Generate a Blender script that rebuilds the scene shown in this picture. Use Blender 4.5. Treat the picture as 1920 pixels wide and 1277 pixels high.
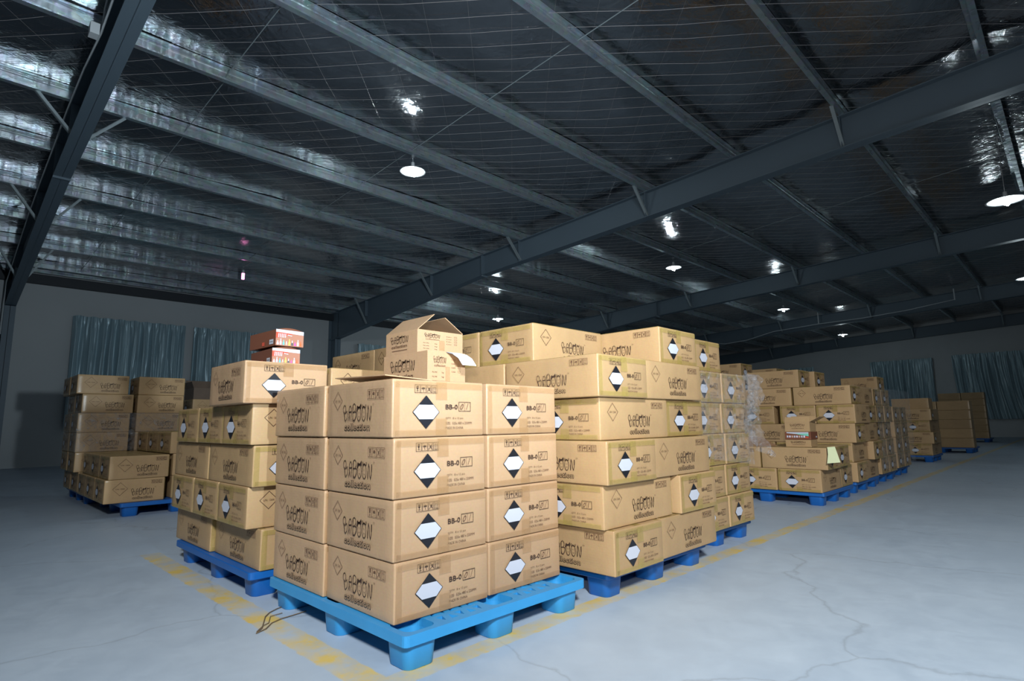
import bpy, bmesh, math, random
from mathutils import Vector, Matrix, noise
random.seed(7)
for o in list(bpy.data.objects): bpy.data.objects.remove(o)
SC = bpy.context.scene
COL = SC.collection

# ------------------------------------------------------------------ camera, world, lights, exposure
EYE = 0.885
cam_d = bpy.data.cameras.new('camera'); cam = bpy.data.objects.new('camera', cam_d); COL.objects.link(cam)
def ray_cam(x, y, f=1064.4343):
    return Vector((x - 960.0, -(y - 638.5), -f)).normalized()
_xa, _yb = ray_cam(2033, 779), ray_cam(-118, 807)
_z = _xa.cross(_yb).normalized()
if _z.y < 0: _z = -_z
_y = _z.cross(_xa)
M3 = Matrix((_xa, _y, _z))                      # camera -> world
cam.matrix_world = Matrix.Translation((0, 0, EYE)) @ M3.to_4x4()
cam_d.sensor_width = 36.0; cam_d.lens = 36.0 * 1064.4343 / 1920.0
cam_d.clip_start = 0.05; cam_d.clip_end = 200
SC.camera = cam

W = bpy.data.worlds.new('world'); SC.world = W; W.use_nodes = True
W.node_tree.nodes['Background'].inputs[0].default_value = (0.30, 0.42, 0.60, 1)
W.node_tree.nodes['Background'].inputs[1].default_value = 0.02
SC.view_settings.view_transform = 'Standard'; SC.view_settings.look = 'None'
SC.view_settings.exposure = 0.0; SC.view_settings.gamma = 1.0
try: SC.view_settings.use_curve_mapping = False
except Exception: pass

def spot(name, loc, target, power, size_deg, blend, radius, color):
    d = bpy.data.lights.new(name, 'SPOT'); o = bpy.data.objects.new(name, d); COL.objects.link(o)
    d.energy = power; d.spot_size = math.radians(size_deg); d.spot_blend = blend
    d.shadow_soft_size = radius; d.color = color
    o.location = loc
    o.rotation_euler = (Vector(target) - Vector(loc)).to_track_quat('-Z', 'Y').to_euler()
    return o
def point(name, loc, power, radius, color):
    d = bpy.data.lights.new(name, 'POINT'); o = bpy.data.objects.new(name, d); COL.objects.link(o)
    d.energy = power; d.shadow_soft_size = radius; d.color = color; o.location = loc
    return o
# added high spot behind the camera, standing in for flash bounced off the ceiling
spot('bounce_fill', (-1.9, -3.0, 4.2), (3.2, 1.9, 0.0), 3050, 80, 1.0, 0.35, (0.93, 0.97, 1.0))
spot('camera_flash', (-0.35, -0.25, 1.30), (9.6, 2.6, 2.6), 340, 92, 1.0, 0.05, (1.0, 0.97, 0.93))
spot('purlin_fill', (1.0, -1.3, 1.3), (2.2, 6.0, 5.0), 1350, 90, 1.0, 0.08, (0.78, 0.91, 1.0))  # added upward fill that brightens the purlins, roof foil and upper cartons

# ------------------------------------------------------------------ materials
def mat(name):
    m = bpy.data.materials.new(name); m.use_nodes = True
    nt = m.node_tree; return m, nt, nt.nodes['Principled BSDF']
def N(nt, typ, **kw):
    n = nt.nodes.new(typ)
    for k, v in kw.items():
        if k in n.inputs: n.inputs[k].default_value = v
        else: setattr(n, k, v)
    return n
def L(nt, a, b): nt.links.new(a, b)
def plain(name, col, rough=0.5, metal=0.0, spec=0.5, emit=None, estr=0.0):
    m, nt, p = mat(name)
    p.inputs['Base Color'].default_value = (*col, 1); p.inputs['Roughness'].default_value = rough
    p.inputs['Metallic'].default_value = metal; p.inputs['Specular IOR Level'].default_value = spec
    if emit: p.inputs['Emission Color'].default_value = (*emit, 1); p.inputs['Emission Strength'].default_value = estr
    return m
def coords(nt, kind='Object', scale=(1, 1, 1)):
    tc = N(nt, 'ShaderNodeTexCoord'); mp = N(nt, 'ShaderNodeMapping'); mp.inputs['Scale'].default_value = scale
    L(nt, tc.outputs[kind], mp.inputs['Vector']); return mp.outputs['Vector']
def mixc(nt, fac, a, b, blend='MIX'):
    n = N(nt, 'ShaderNodeMix', data_type='RGBA', blend_type=blend)
    for sock, v in ((n.inputs[0], fac), (n.inputs[6], a), (n.inputs[7], b)):
        if isinstance(v, (tuple, list)): sock.default_value = (*v, 1) if len(v) == 3 else v
        elif isinstance(v, (int, float)): sock.default_value = v
        else: L(nt, v, sock)
    return n.outputs[2]
def ramp(nt, src, stops):
    r = N(nt, 'ShaderNodeValToRGB'); L(nt, src, r.inputs[0])
    e = r.color_ramp.elements
    while len(e) < len(stops): e.new(0.5)
    for i, (p, c) in enumerate(stops):
        e[i].position = p; e[i].color = (c, c, c, 1) if isinstance(c, (int, float)) else (*c, 1)
    return r.outputs[0]
def bump(nt, p, src, strength, dist):
    b = N(nt, 'ShaderNodeBump'); b.inputs['Strength'].default_value = strength; b.inputs['Distance'].default_value = dist
    L(nt, src, b.inputs['Height']); L(nt, b.outputs[0], p.inputs['Normal']); return b

def cardboard(name, c1, c2, rough=0.62):
    m, nt, p = mat(name)
    v = coords(nt, 'Object')
    n1 = N(nt, 'ShaderNodeTexNoise', Scale=5.0, Detail=5.0, Roughness=0.6); L(nt, v, n1.inputs['Vector'])
    n2 = N(nt, 'ShaderNodeTexNoise', Scale=90.0, Detail=3.0); L(nt, v, n2.inputs['Vector'])
    oi = N(nt, 'ShaderNodeObjectInfo')
    c = mixc(nt, ramp(nt, n1.outputs[0], [(0.3, 0.0), (0.7, 1.0)]), c1, c2)
    c = mixc(nt, 0.14, c, n2.outputs['Color'], 'SOFT_LIGHT')
    hs = N(nt, 'ShaderNodeHueSaturation'); L(nt, c, hs.inputs['Color'])
    mr = N(nt, 'ShaderNodeMapRange'); L(nt, oi.outputs['Random'], mr.inputs[0]); mr.inputs[3].default_value = 0.92; mr.inputs[4].default_value = 1.08
    L(nt, mr.outputs[0], hs.inputs['Value'])
    L(nt, hs.outputs[0], p.inputs['Base Color'])
    p.inputs['Roughness'].default_value = rough; p.inputs['Specular IOR Level'].default_value = 0.35
    p.inputs['Coat Weight'].default_value = 0.30; p.inputs['Coat Roughness'].default_value = 0.20
    wv = N(nt, 'ShaderNodeTexWave', Scale=26.0, Distortion=1.0, Detail=1.0); wv.bands_direction = 'Z'; L(nt, v, wv.inputs['Vector'])
    ad = N(nt, 'ShaderNodeMath', operation='MULTIPLY_ADD'); L(nt, n1.outputs[0], ad.inputs[0]); ad.inputs[1].default_value = 3.0
    wm = N(nt, 'ShaderNodeMath', operation='MULTIPLY'); L(nt, wv.outputs['Fac'], wm.inputs[0]); wm.inputs[1].default_value = 0.05
    L(nt, wm.outputs[0], ad.inputs[2])
    bump(nt, p, ad.outputs[0], 0.35, 0.004)
    return m
M_CARD_A = cardboard('cardboard_pinkish', (0.500, 0.322, 0.188), (0.455, 0.300, 0.170))
M_CARD_B = cardboard('cardboard_yellowish', (0.455, 0.298, 0.148), (0.410, 0.268, 0.134))
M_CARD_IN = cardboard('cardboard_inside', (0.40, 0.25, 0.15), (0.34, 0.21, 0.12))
M_INK = plain('printing_ink', (0.045, 0.022, 0.014), 0.7)
M_INK2 = plain('printing_ink_brown', (0.13, 0.066, 0.036), 0.7)
M_BLK = plain('label_black', (0.012, 0.013, 0.018), 0.4)
M_WHT = plain('label_white', (0.56, 0.59, 0.67), 0.45)
def tape_mat(name, col, a):
    m, nt, p = mat(name)
    v = coords(nt, 'Object')
    n = N(nt, 'ShaderNodeTexNoise', Scale=16.0, Detail=4.0, Distortion=0.6); L(nt, v, n.inputs['Vector'])
    L(nt, mixc(nt, n.outputs[0], tuple(c * 0.86 for c in col), tuple(min(1, c * 1.12) for c in col)), p.inputs['Base Color'])
    p.inputs['Roughness'].default_value = 0.12; p.inputs['Specular IOR Level'].default_value = 0.9
    al = ramp(nt, n.outputs[0], [(0.30, a * 0.55), (0.62, a)])
    L(nt, al, p.inputs['Alpha'])
    n2 = N(nt, 'ShaderNodeTexNoise', Scale=26.0, Detail=3.0); L(nt, v, n2.inputs['Vector'])
    bump(nt, p, n2.outputs[0], 0.5, 0.006)
    return m
M_TAPE_A = tape_mat('tape_brown', (0.50, 0.30, 0.135), 0.40)
M_TAPE_B = tape_mat('tape_yellow', (0.47, 0.36, 0.10), 0.48)
def wrap_mat():
    m, nt, p = mat('stretch_film')
    v = coords(nt, 'Object')
    n = N(nt, 'ShaderNodeTexNoise', Scale=9.0, Detail=8.0, Roughness=0.7, Distortion=2.2); L(nt, v, n.inputs['Vector'])
    p.inputs['Base Color'].default_value = (0.62, 0.66, 0.72, 1); p.inputs['Roughness'].default_value = 0.14
    p.inputs['Specular IOR Level'].default_value = 1.0
    L(nt, ramp(nt, n.outputs[0], [(0.40, 0.05), (0.60, 0.24), (0.72, 0.75)]), p.inputs['Alpha'])
    bump(nt, p, n.outputs[0], 0.9, 0.05)
    return m
M_WRAP = wrap_mat()
def plastic(name, col):
    m, nt, p = mat(name)
    v = coords(nt, 'Object')
    n = N(nt, 'ShaderNodeTexNoise', Scale=7.0, Detail=5.0); L(nt, v, n.inputs['Vector'])
    L(nt, mixc(nt, n.outputs[0], tuple(c * 0.85 for c in col), tuple(min(1, c * 1.1) for c in col)), p.inputs['Base Color'])
    p.inputs['Roughness'].default_value = 0.42
    n2 = N(nt, 'ShaderNodeTexNoise', Scale=160.0); L(nt, v, n2.inputs['Vector']); bump(nt, p, n2.outputs[0], 0.12, 0.002)
    return m
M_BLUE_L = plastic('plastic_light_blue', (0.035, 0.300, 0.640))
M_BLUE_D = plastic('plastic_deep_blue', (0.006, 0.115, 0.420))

def floor_mat():
    m, nt, p = mat('painted_concrete')
    tc = N(nt, 'ShaderNodeTexCoord'); v = tc.outputs['Object']
    n1 = N(nt, 'ShaderNodeTexNoise', Scale=0.9, Detail=6.0, Roughness=0.62); L(nt, v, n1.inputs['Vector'])
    n2 = N(nt, 'ShaderNodeTexNoise', Scale=7.0, Detail=8.0, Roughness=0.7, Distortion=0.5); L(nt, v, n2.inputs['Vector'])
    c = mixc(nt, ramp(nt, n1.outputs[0], [(0.32, 0.0), (0.68, 1.0)]), (0.375, 0.462, 0.560), (0.465, 0.556, 0.650))
    c = mixc(nt, ramp(nt, n2.outputs[0], [(0.42, 0.0), (0.75, 0.35)]), c, (0.52, 0.61, 0.70))
    vo = N(nt, 'ShaderNodeTexVoronoi', Scale=0.55); vo.feature = 'DISTANCE_TO_EDGE'
    nd = N(nt, 'ShaderNodeTexNoise', Scale=2.0, Detail=6.0); L(nt, v, nd.inputs['Vector'])
    vm = N(nt, 'ShaderNodeVectorMath', operation='MULTIPLY_ADD'); L(nt, nd.outputs['Color'], vm.inputs[0]); vm.inputs[1].default_value = (0.5, 0.5, 0.5); L(nt, v, vm.inputs[2])
    L(nt, vm.outputs[0], vo.inputs['Vector'])
    c = mixc(nt, ramp(nt, vo.outputs[0], [(0.0, 0.35), (0.006, 0.0)]), c, (0.20, 0.23, 0.26))
    # worn yellow stripes: one along X (Y 1.76..1.86) one along Y (X 1.09..1.21)
    sx = N(nt, 'ShaderNodeSeparateXYZ'); L(nt, v, sx.inputs[0])
    ne = N(nt, 'ShaderNodeTexNoise', Scale=18.0, Detail=4.0); L(nt, v, ne.inputs['Vector'])
    def band(axis, lo, hi, axis2, lo2, hi2):
        def rng(sock, a, b, s):
            wob = N(nt, 'ShaderNodeMath', operation='MULTIPLY_ADD'); L(nt, ne.outputs[0], wob.inputs[0]); wob.inputs[1].default_value = 0.03; L(nt, sock, wob.inputs[2])
            x1 = N(nt, 'ShaderNodeMapRange'); L(nt, wob.outputs[0], x1.inputs[0]); x1.inputs[1].default_value = a - s; x1.inputs[2].default_value = a + s
            x2 = N(nt, 'ShaderNodeMapRange'); L(nt, wob.outputs[0], x2.inputs[0]); x2.inputs[1].default_value = b + s; x2.inputs[2].default_value = b - s
            mm = N(nt, 'ShaderNodeMath', operation='MULTIPLY'); L(nt, x1.outputs[0], mm.inputs[0]); L(nt, x2.outputs[0], mm.inputs[1]); return mm.outputs[0]
        a = rng(sx.outputs[axis], lo, hi, 0.004); b = rng(sx.outputs[axis2], lo2, hi2, 0.02)
        mm = N(nt, 'ShaderNodeMath', operation='MULTIPLY'); L(nt, a, mm.inputs[0]); L(nt, b, mm.inputs[1]); return mm.outputs[0]
    b1 = band('Y', 1.765, 1.868, 'X', 1.10, 32.0); b2 = band('X', 1.10, 1.222, 'Y', 1.765, 4.8)
    mx = N(nt, 'ShaderNodeMath', operation='MAXIMUM'); L(nt, b1, mx.inputs[0]); L(nt, b2, mx.inputs[1])
    nw = N(nt, 'ShaderNodeTexNoise', Scale=4.5, Detail=7.0, Roughness=0.68); L(nt, v, nw.inputs['Vector'])
    wear = ramp(nt, nw.outputs[0], [(0.36, 0.10), (0.50, 0.50), (0.62, 1.0)])
    mw = N(nt, 'ShaderNodeMath', operation='MULTIPLY'); L(nt, mx.outputs[0], mw.inputs[0]); L(nt, wear, mw.inputs[1])
    c = mixc(nt, mw.outputs[0], c, (0.72, 0.52, 0.13))
    L(nt, c, p.inputs['Base Color'])
    L(nt, ramp(nt, n2.outputs[0], [(0.3, 0.38), (0.7, 0.60)]), p.inputs['Roughness'])
    bump(nt, p, n2.outputs[0], 0.12, 0.01)
    return m
M_FLOOR = floor_mat()
def wall_mat():
    m, nt, p = mat('painted_wall')
    n = N(nt, 'ShaderNodeTexNoise', Scale=0.7, Detail=5.0); L(nt, coords(nt, 'Object'), n.inputs['Vector'])
    L(nt, mixc(nt, n.outputs[0], (0.46, 0.49, 0.50), (0.56, 0.59, 0.60)), p.inputs['Base Color']); p.inputs['Roughness'].default_value = 0.8
    return m
M_WALL = wall_mat()
def foil_mat():
    m, nt, p = mat('insulation_foil')
    v = coords(nt, 'Object')
    n1 = N(nt, 'ShaderNodeTexNoise', Scale=1.1, Detail=5.0, Roughness=0.6, Distortion=0.8); L(nt, v, n1.inputs['Vector'])
    n2 = N(nt, 'ShaderNodeTexNoise', Scale=7.0, Detail=4.0, Roughness=0.55, Distortion=1.5); L(nt, v, n2.inputs['Vector'])
    p.inputs['Metallic'].default_value = 1.0
    L(nt, mixc(nt, n1.outputs[0], (0.36, 0.35, 0.36), (0.56, 0.57, 0.59)), p.inputs['Base Color'])
    L(nt, ramp(nt, n1.outputs[0], [(0.3, 0.10), (0.7, 0.21)]), p.inputs['Roughness'])
    ad = N(nt, 'ShaderNodeMath', operation='MULTIPLY_ADD'); L(nt, n1.outputs[0], ad.inputs[0]); ad.inputs[1].default_value = 3.0; L(nt, n2.outputs[0], ad.inputs[2])
    bump(nt, p, ad.outputs[0], 0.45, 0.014)
    return m
M_FOIL = foil_mat()
def galv_mat():
    m, nt, p = mat('galvanised_steel')
    n = N(nt, 'ShaderNodeTexNoise', Scale=3.0, Detail=5.0); L(nt, coords(nt, 'Object', (1.2, 6, 6)), n.inputs['Vector'])
    vo = N(nt, 'ShaderNodeTexVoronoi', Scale=14.0); L(nt, coords(nt, 'Object'), vo.inputs['Vector'])
    c = mixc(nt, n.outputs[0], (0.34, 0.41, 0.45), (0.60, 0.68, 0.72)); c = mixc(nt, 0.18, c, vo.outputs['Color'], 'SOFT_LIGHT')
    L(nt, c, p.inputs['Base Color']); p.inputs['Metallic'].default_value = 0.72
    L(nt, ramp(nt, n.outputs[0], [(0.3, 0.24), (0.7, 0.42)]), p.inputs['Roughness'])
    d = N(nt, 'ShaderNodeTexNoise', Scale=1.0, Detail=3.0, Roughness=0.55); L(nt, coords(nt, 'Object', (3.6, 1.3, 0.5)), d.inputs['Vector'])
    bump(nt, p, d.outputs[0], 0.42, 0.06)
    return m
M_GALV = galv_mat()
M_STEEL = plain('grey_painted_steel', (0.125, 0.172, 0.212), 0.5)
M_STRUT = plain('light_steel_strut', (0.34, 0.40, 0.42), 0.45, 0.3)
M_WIRE = plain('netting_wire', (0.75, 0.70, 0.68), 0.35, 0.6)
M_DARKST = plain('dark_eave_steel', (0.030, 0.036, 0.045), 0.6)
def curtain_mat():
    m, nt, p = mat('satin_curtain')
    n = N(nt, 'ShaderNodeTexNoise', Scale=3.0, Detail=4.0); L(nt, coords(nt, 'Object', (6, 6, 0.6)), n.inputs['Vector'])
    L(nt, mixc(nt, n.outputs[0], (0.24, 0.36, 0.41), (0.38, 0.52, 0.58)), p.inputs['Base Color']); p.inputs['Roughness'].default_value = 0.33; p.inputs['Metallic'].default_value = 0.2
    p.inputs['Sheen Weight'].default_value = 0.3
    return m
M_CURT = curtain_mat()
M_WHITEP = plain('white_plastic', (0.62, 0.66, 0.68), 0.4)
M_ENAMEL = plain('white_enamel', (0.85, 0.87, 0.88), 0.25)
M_BULB = plain('lit_tube', (1, 1, 1), 0.3, emit=(0.80, 0.97, 1.0), estr=60.0)
M_PINK = plain('lit_pink_tube', (1, 0.5, 0.8), 0.3, emit=(1.0, 0.28, 0.62), estr=4.0)
M_STEM = plain('lamp_stem', (0.35, 0.38, 0.40), 0.35, 0.5)
M_PAPER = plain('white_paper', (0.85, 0.87, 0.90), 0.6)
M_PAPER_Y = plain('pale_yellow_paper', (0.72, 0.78, 0.48), 0.6)
M_DISP = plain('display_brown', (0.22, 0.085, 0.050), 0.12, spec=0.8)
M_DISP2 = plain('display_copper', (0.45, 0.22, 0.15), 0.15, spec=0.8)
M_RED = plain('display_red', (0.62, 0.10, 0.06), 0.3)
M_MINT = plain('display_mint', (0.22, 0.60, 0.48), 0.3)
BOT = [plain('bottle_tint', c, 0.3) for c in ((0.72, 0.66, 0.80), (0.66, 0.50, 0.72), (0.18, 0.52, 0.50), (0.60, 0.42, 0.34), (0.75, 0.68, 0.15), (0.12, 0.12, 0.14), (0.80, 0.12, 0.40), (0.80, 0.74, 0.70), (0.72, 0.16, 0.06))]
M_DARKBOX = cardboard('dark_carton', (0.13, 0.09, 0.065), (0.10, 0.07, 0.05))
M_TWINE = plain('twine', (0.16, 0.11, 0.06), 0.8)

# ------------------------------------------------------------------ mesh helpers
class MB:
    def __init__(s): s.v = []; s.f = []; s.m = []; s.mats = []
    def mi(s, m):
        if m not in s.mats: s.mats.append(m)
        return s.mats.index(m)
    def add(s, vs, fs, m):
        b = len(s.v); s.v += [tuple(v) for v in vs]; k = s.mi(m)
        for f in fs: s.f.append(tuple(b + i for i in f)); s.m.append(k)
    def box(s, x0, x1, y0, y1, z0, z1, m):
        s.add([(x0, y0, z0), (x1, y0, z0), (x1, y1, z0), (x0, y1, z0), (x0, y0, z1), (x1, y0, z1), (x1, y1, z1), (x0, y1, z1)],
              [(0, 3, 2, 1), (4, 5, 6, 7), (0, 1, 5, 4), (1, 2, 6, 5), (2, 3, 7, 6), (3, 0, 4, 7)], m)
    def prism(s, prof, a, b, m):          # closed profile of (p,q) swept between two frames a,b: callables (p,q)->vec
        n = len(prof); va = [a(*p) for p in prof]; vb = [b(*p) for p in prof]
        fs = [(i, (i + 1) % n, n + (i + 1) % n, n + i) for i in range(n)] + [tuple(range(n))[::-1], tuple(range(n, 2 * n))]
        s.add(va + vb, fs, m)
    def tube(s, pts, r, m, n=6, caps=True):
        pts = [Vector(p) for p in pts]; rings = []
        for i, p in enumerate(pts):
            t = (pts[min(i + 1, len(pts) - 1)] - pts[max(i - 1, 0)]).normalized()
            u = t.cross(Vector((0, 0, 1)));
            if u.length < 1e-3: u = t.cross(Vector((1, 0, 0)))
            u.normalize(); w = t.cross(u)
            rr = r[i] if isinstance(r, (list, tuple)) else r
            rings.append([p + u * (rr * math.cos(2 * math.pi * k / n)) + w * (rr * math.sin(2 * math.pi * k / n)) for k in range(n)])
        fs = []
        for i in range(len(pts) - 1):
            for k in range(n): fs.append((i * n + k, i * n + (k + 1) % n, (i + 1) * n + (k + 1) % n, (i + 1) * n + k))
        if caps: fs += [tuple(range(n))[::-1], tuple(range((len(pts) - 1) * n, len(pts) * n))]
        s.add([v for r_ in rings for v in r_], fs, m)
    def lathe(s, prof, c, m, n=24):
        vs = []; fs = []
        for (r, z) in prof:
            for k in range(n): vs.append((c[0] + r * math.cos(2 * math.pi * k / n), c[1] + r * math.sin(2 * math.pi * k / n), c[2] + z))
        for i in range(len(prof) - 1):
            for k in range(n): fs.append((i * n + k, i * n + (k + 1) % n, (i + 1) * n + (k + 1) % n, (i + 1) * n + k))
        s.add(vs, fs, m)
    def mesh(s, name, smooth=False):
        me = bpy.data.meshes.new(name); me.from_pydata(s.v, [], s.f); me.update()
        for m in s.mats: me.materials.append(m)
        me.polygons.foreach_set('material_index', s.m)
        if smooth: me.polygons.foreach_set('use_smooth', [True] * len(me.polygons))
        return me
def link(name, me, parent=None, loc=None, rot=None, scale=None):
    o = bpy.data.objects.new(name, me); COL.objects.link(o)
    if parent: o.parent = parent
    if loc is not None: o.location = loc
    if rot is not None: o.rotation_euler = rot
    if scale is not None: o.scale = scale
    return o
def tag(o, label, cat, group=None, kind=None):
    o['label'] = label; o['category'] = cat
    if group: o['group'] = group
    if kind: o['kind'] = kind
    return o
def struct(name, me, label=None):
    o = link(name, me); o['kind'] = 'structure'
    if label: o['label'] = label
    return o
def bevelled(me, width, segs=2):
    bm = bmesh.new(); bm.from_mesh(me)
    bmesh.ops.bevel(bm, geom=list(bm.edges), offset=width, segments=segs, affect='EDGES', profile=0.6)
    bm.to_mesh(me); bm.free(); return me

# ------------------------------------------------------------------ the hall
GX = 32.8; LY = 17.51; RY = -9.0; BX = -7.0
Z0, SL, DK = 5.38, 0.0464, 0.20
def roof(y): return Z0 - SL * abs(y + 3.0) + SL * 3.0 if y < -3 else Z0 - SL * y     # top of rafters
PUR = [2.06 + 1.646 * k for k in range(-3, 10)]
b = MB(); b.box(BX, GX, RY, LY, -0.1, 0.0, M_FLOOR); struct('floor', b.mesh('floor'))
b = MB(); b.box(BX, GX + 0.2, LY, LY + 0.2, 0, 4.70, M_WALL); struct('wall_left', b.mesh('wall_left'))
b = MB()
b.add([(GX, RY, 0), (GX, LY, 0), (GX, LY, roof(LY) + DK), (GX, -3, roof(-3) + DK), (GX, RY, roof(RY) + DK), (GX + .2, RY, 0), (GX + .2, LY, 0), (GX + .2, LY, roof(LY) + DK), (GX + .2, -3, roof(-3) + DK), (GX + .2, RY, roof(RY) + DK)],
      [(0, 1, 2, 3, 4), (9, 8, 7, 6, 5), (0, 5, 6, 1), (1, 6, 7, 2), (2, 7, 8, 3), (3, 8, 9, 4), (4, 9, 5, 0)], M_WALL)
struct('wall_far', b.mesh('wall_far'))
b = MB(); b.box(BX, GX, RY - 0.2, RY, 0, 5.6, M_WALL); struct('wall_right', b.mesh('wall_right'))
b = MB(); b.box(BX - 0.2, BX, RY, LY, 0, 5.9, M_WALL); struct('wall_back', b.mesh('wall_back'))
# foil ceiling: sags between the purlins, rides over them
def foil_z(x, y):
    k = (y - PUR[0]) / 1.646; t = k - math.floor(k)
    sag = 0.055 * (math.sin(math.pi * t) ** 0.7)
    w = noise.noise(Vector((x * 0.8, y * 1.7, 0))) * 0.018 + noise.noise(Vector((x * 2.6, y * 4.0, 3))) * 0.008
    return roof(y) + DK + 0.012 - sag + w
NX, NY = 260, 330
vs = []; fs = []
for j in range(NY + 1):
    y = RY + (LY - RY) * j / NY
    for i in range(NX + 1):
        x = BX + (GX - BX) * i / NX; vs.append((x, y, foil_z(x, y)))
for j in range(NY):
    for i in range(NX):
        a = j * (NX + 1) + i; fs.append((a, a + NX + 1, a + NX + 2, a + 1))
b = MB(); b.add(vs, fs, M_FOIL); struct('ceiling', b.mesh('ceiling', True))
b = MB(); b.box(BX, GX, RY - .2, LY + .2, 5.95, 6.0, M_DARKST); struct('ceiling_sheeting', b.mesh('ceiling_sheeting'))
# netting under the foil: diagonal wires
b = MB()
def wire(p, q, r):
    n = max(2, int(((q[0] - p[0]) ** 2 + (q[1] - p[1]) ** 2) ** 0.5 / 0.8)); pts = []
    for i in range(n + 1):
        t = i / n; x = p[0] + (q[0] - p[0]) * t; y = p[1] + (q[1] - p[1]) * t
        k = (y - PUR[0]) / 1.646; t2 = k - math.floor(k)
        pts.append((x, y, roof(y) + DK - 0.006 - 0.062 * math.sin(math.pi * t2) ** 0.7))
    b.tube(pts, r, M_WIRE, n=3, caps=False)
s_ = -1.0
while s_ < 48:
    x0 = max(BX + 0.1, s_ - LY + 0.1); x1 = min(GX - 0.1, s_ + 1.2)
    if x1 - x0 > 0.5: wire((x0, s_ - x0), (x1, s_ - x1), 0.0024)
    s_ += 0.335
s_ = -16.0
while s_ < 31:
    x0 = max(BX + 0.1, s_ - 1.2); x1 = min(GX - 0.1, s_ + LY - 0.1)
    if x1 - x0 > 0.5: wire((x0, x0 - s_), (x1, x1 - s_), 0.0008)
    s_ += 0.67
tag(link('roof_netting', b.mesh('roof_netting')), 'fine diagonal wire netting holding up the silver roof foil', 'netting')

ORD = ['first', 'second', 'third', 'fourth', 'fifth', 'sixth', 'seventh', 'eighth', 'ninth', 'tenth', 'eleventh', 'twelfth', 'thirteenth']
# purlins: cold-rolled Z section; web leans a little, lips on both flanges
for i, y in enumerate(PUR):
    zb = roof(y); t = 0.004
    prof = [(-0.066, 0.020), (-0.066, 0.0), (0.0, 0.0), (0.0, DK - t), (0.062, DK - t), (0.062, DK - 0.02), (0.062 + t, DK - 0.02), (0.062 + t, DK), (-t, DK), (-t, t), (-0.066 + t, t), (-0.066 + t, 0.020)]
    b = MB(); b.prism(prof, lambda p, q: (BX, y + p, zb + q - SL * p), lambda p, q: (GX, y + p, zb + q - SL * p), M_GALV)
    b.prism([(-0.012, 0.135), (-0.004, 0.125), (-0.004, 0.165), (-0.012, 0.155)], lambda p, q: (BX, y + p, zb + q), lambda p, q: (GX, y + p, zb + q), M_GALV)       # pressed stiffening rib
    b.prism([(-0.04, DK - 0.012), (-0.002, DK - 0.006), (-0.002, DK - 0.002), (-0.04, DK - 0.002)], lambda p, q: (BX, y + p, zb + q), lambda p, q: (GX, y + p, zb + q), M_GALV)
    n = len(PUR) - i
    lab = 'galvanised steel roof purlin closest to the left wall' if n == 1 else 'galvanised steel roof purlin, %s counted out from the left wall' % ORD[n - 1]
    o = tag(link('roof_purlin', b.mesh('roof_purlin')), lab, 'purlin', 'roof purlins')
    if i < len(PUR) - 1:
        y2 = PUR[i + 1]
        for xr in (-3.1, 2.15, 4.90, 12.95, 20.9, 28.8):
            rb = MB(); rb.tube([(xr, y + 0.01, zb + 0.13), (xr - 0.05, y2 - 0.01, roof(y2) + 0.07)], 0.006, M_STRUT, n=5)
            link('sag_rod', rb.mesh('sag_rod'), o)
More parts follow.
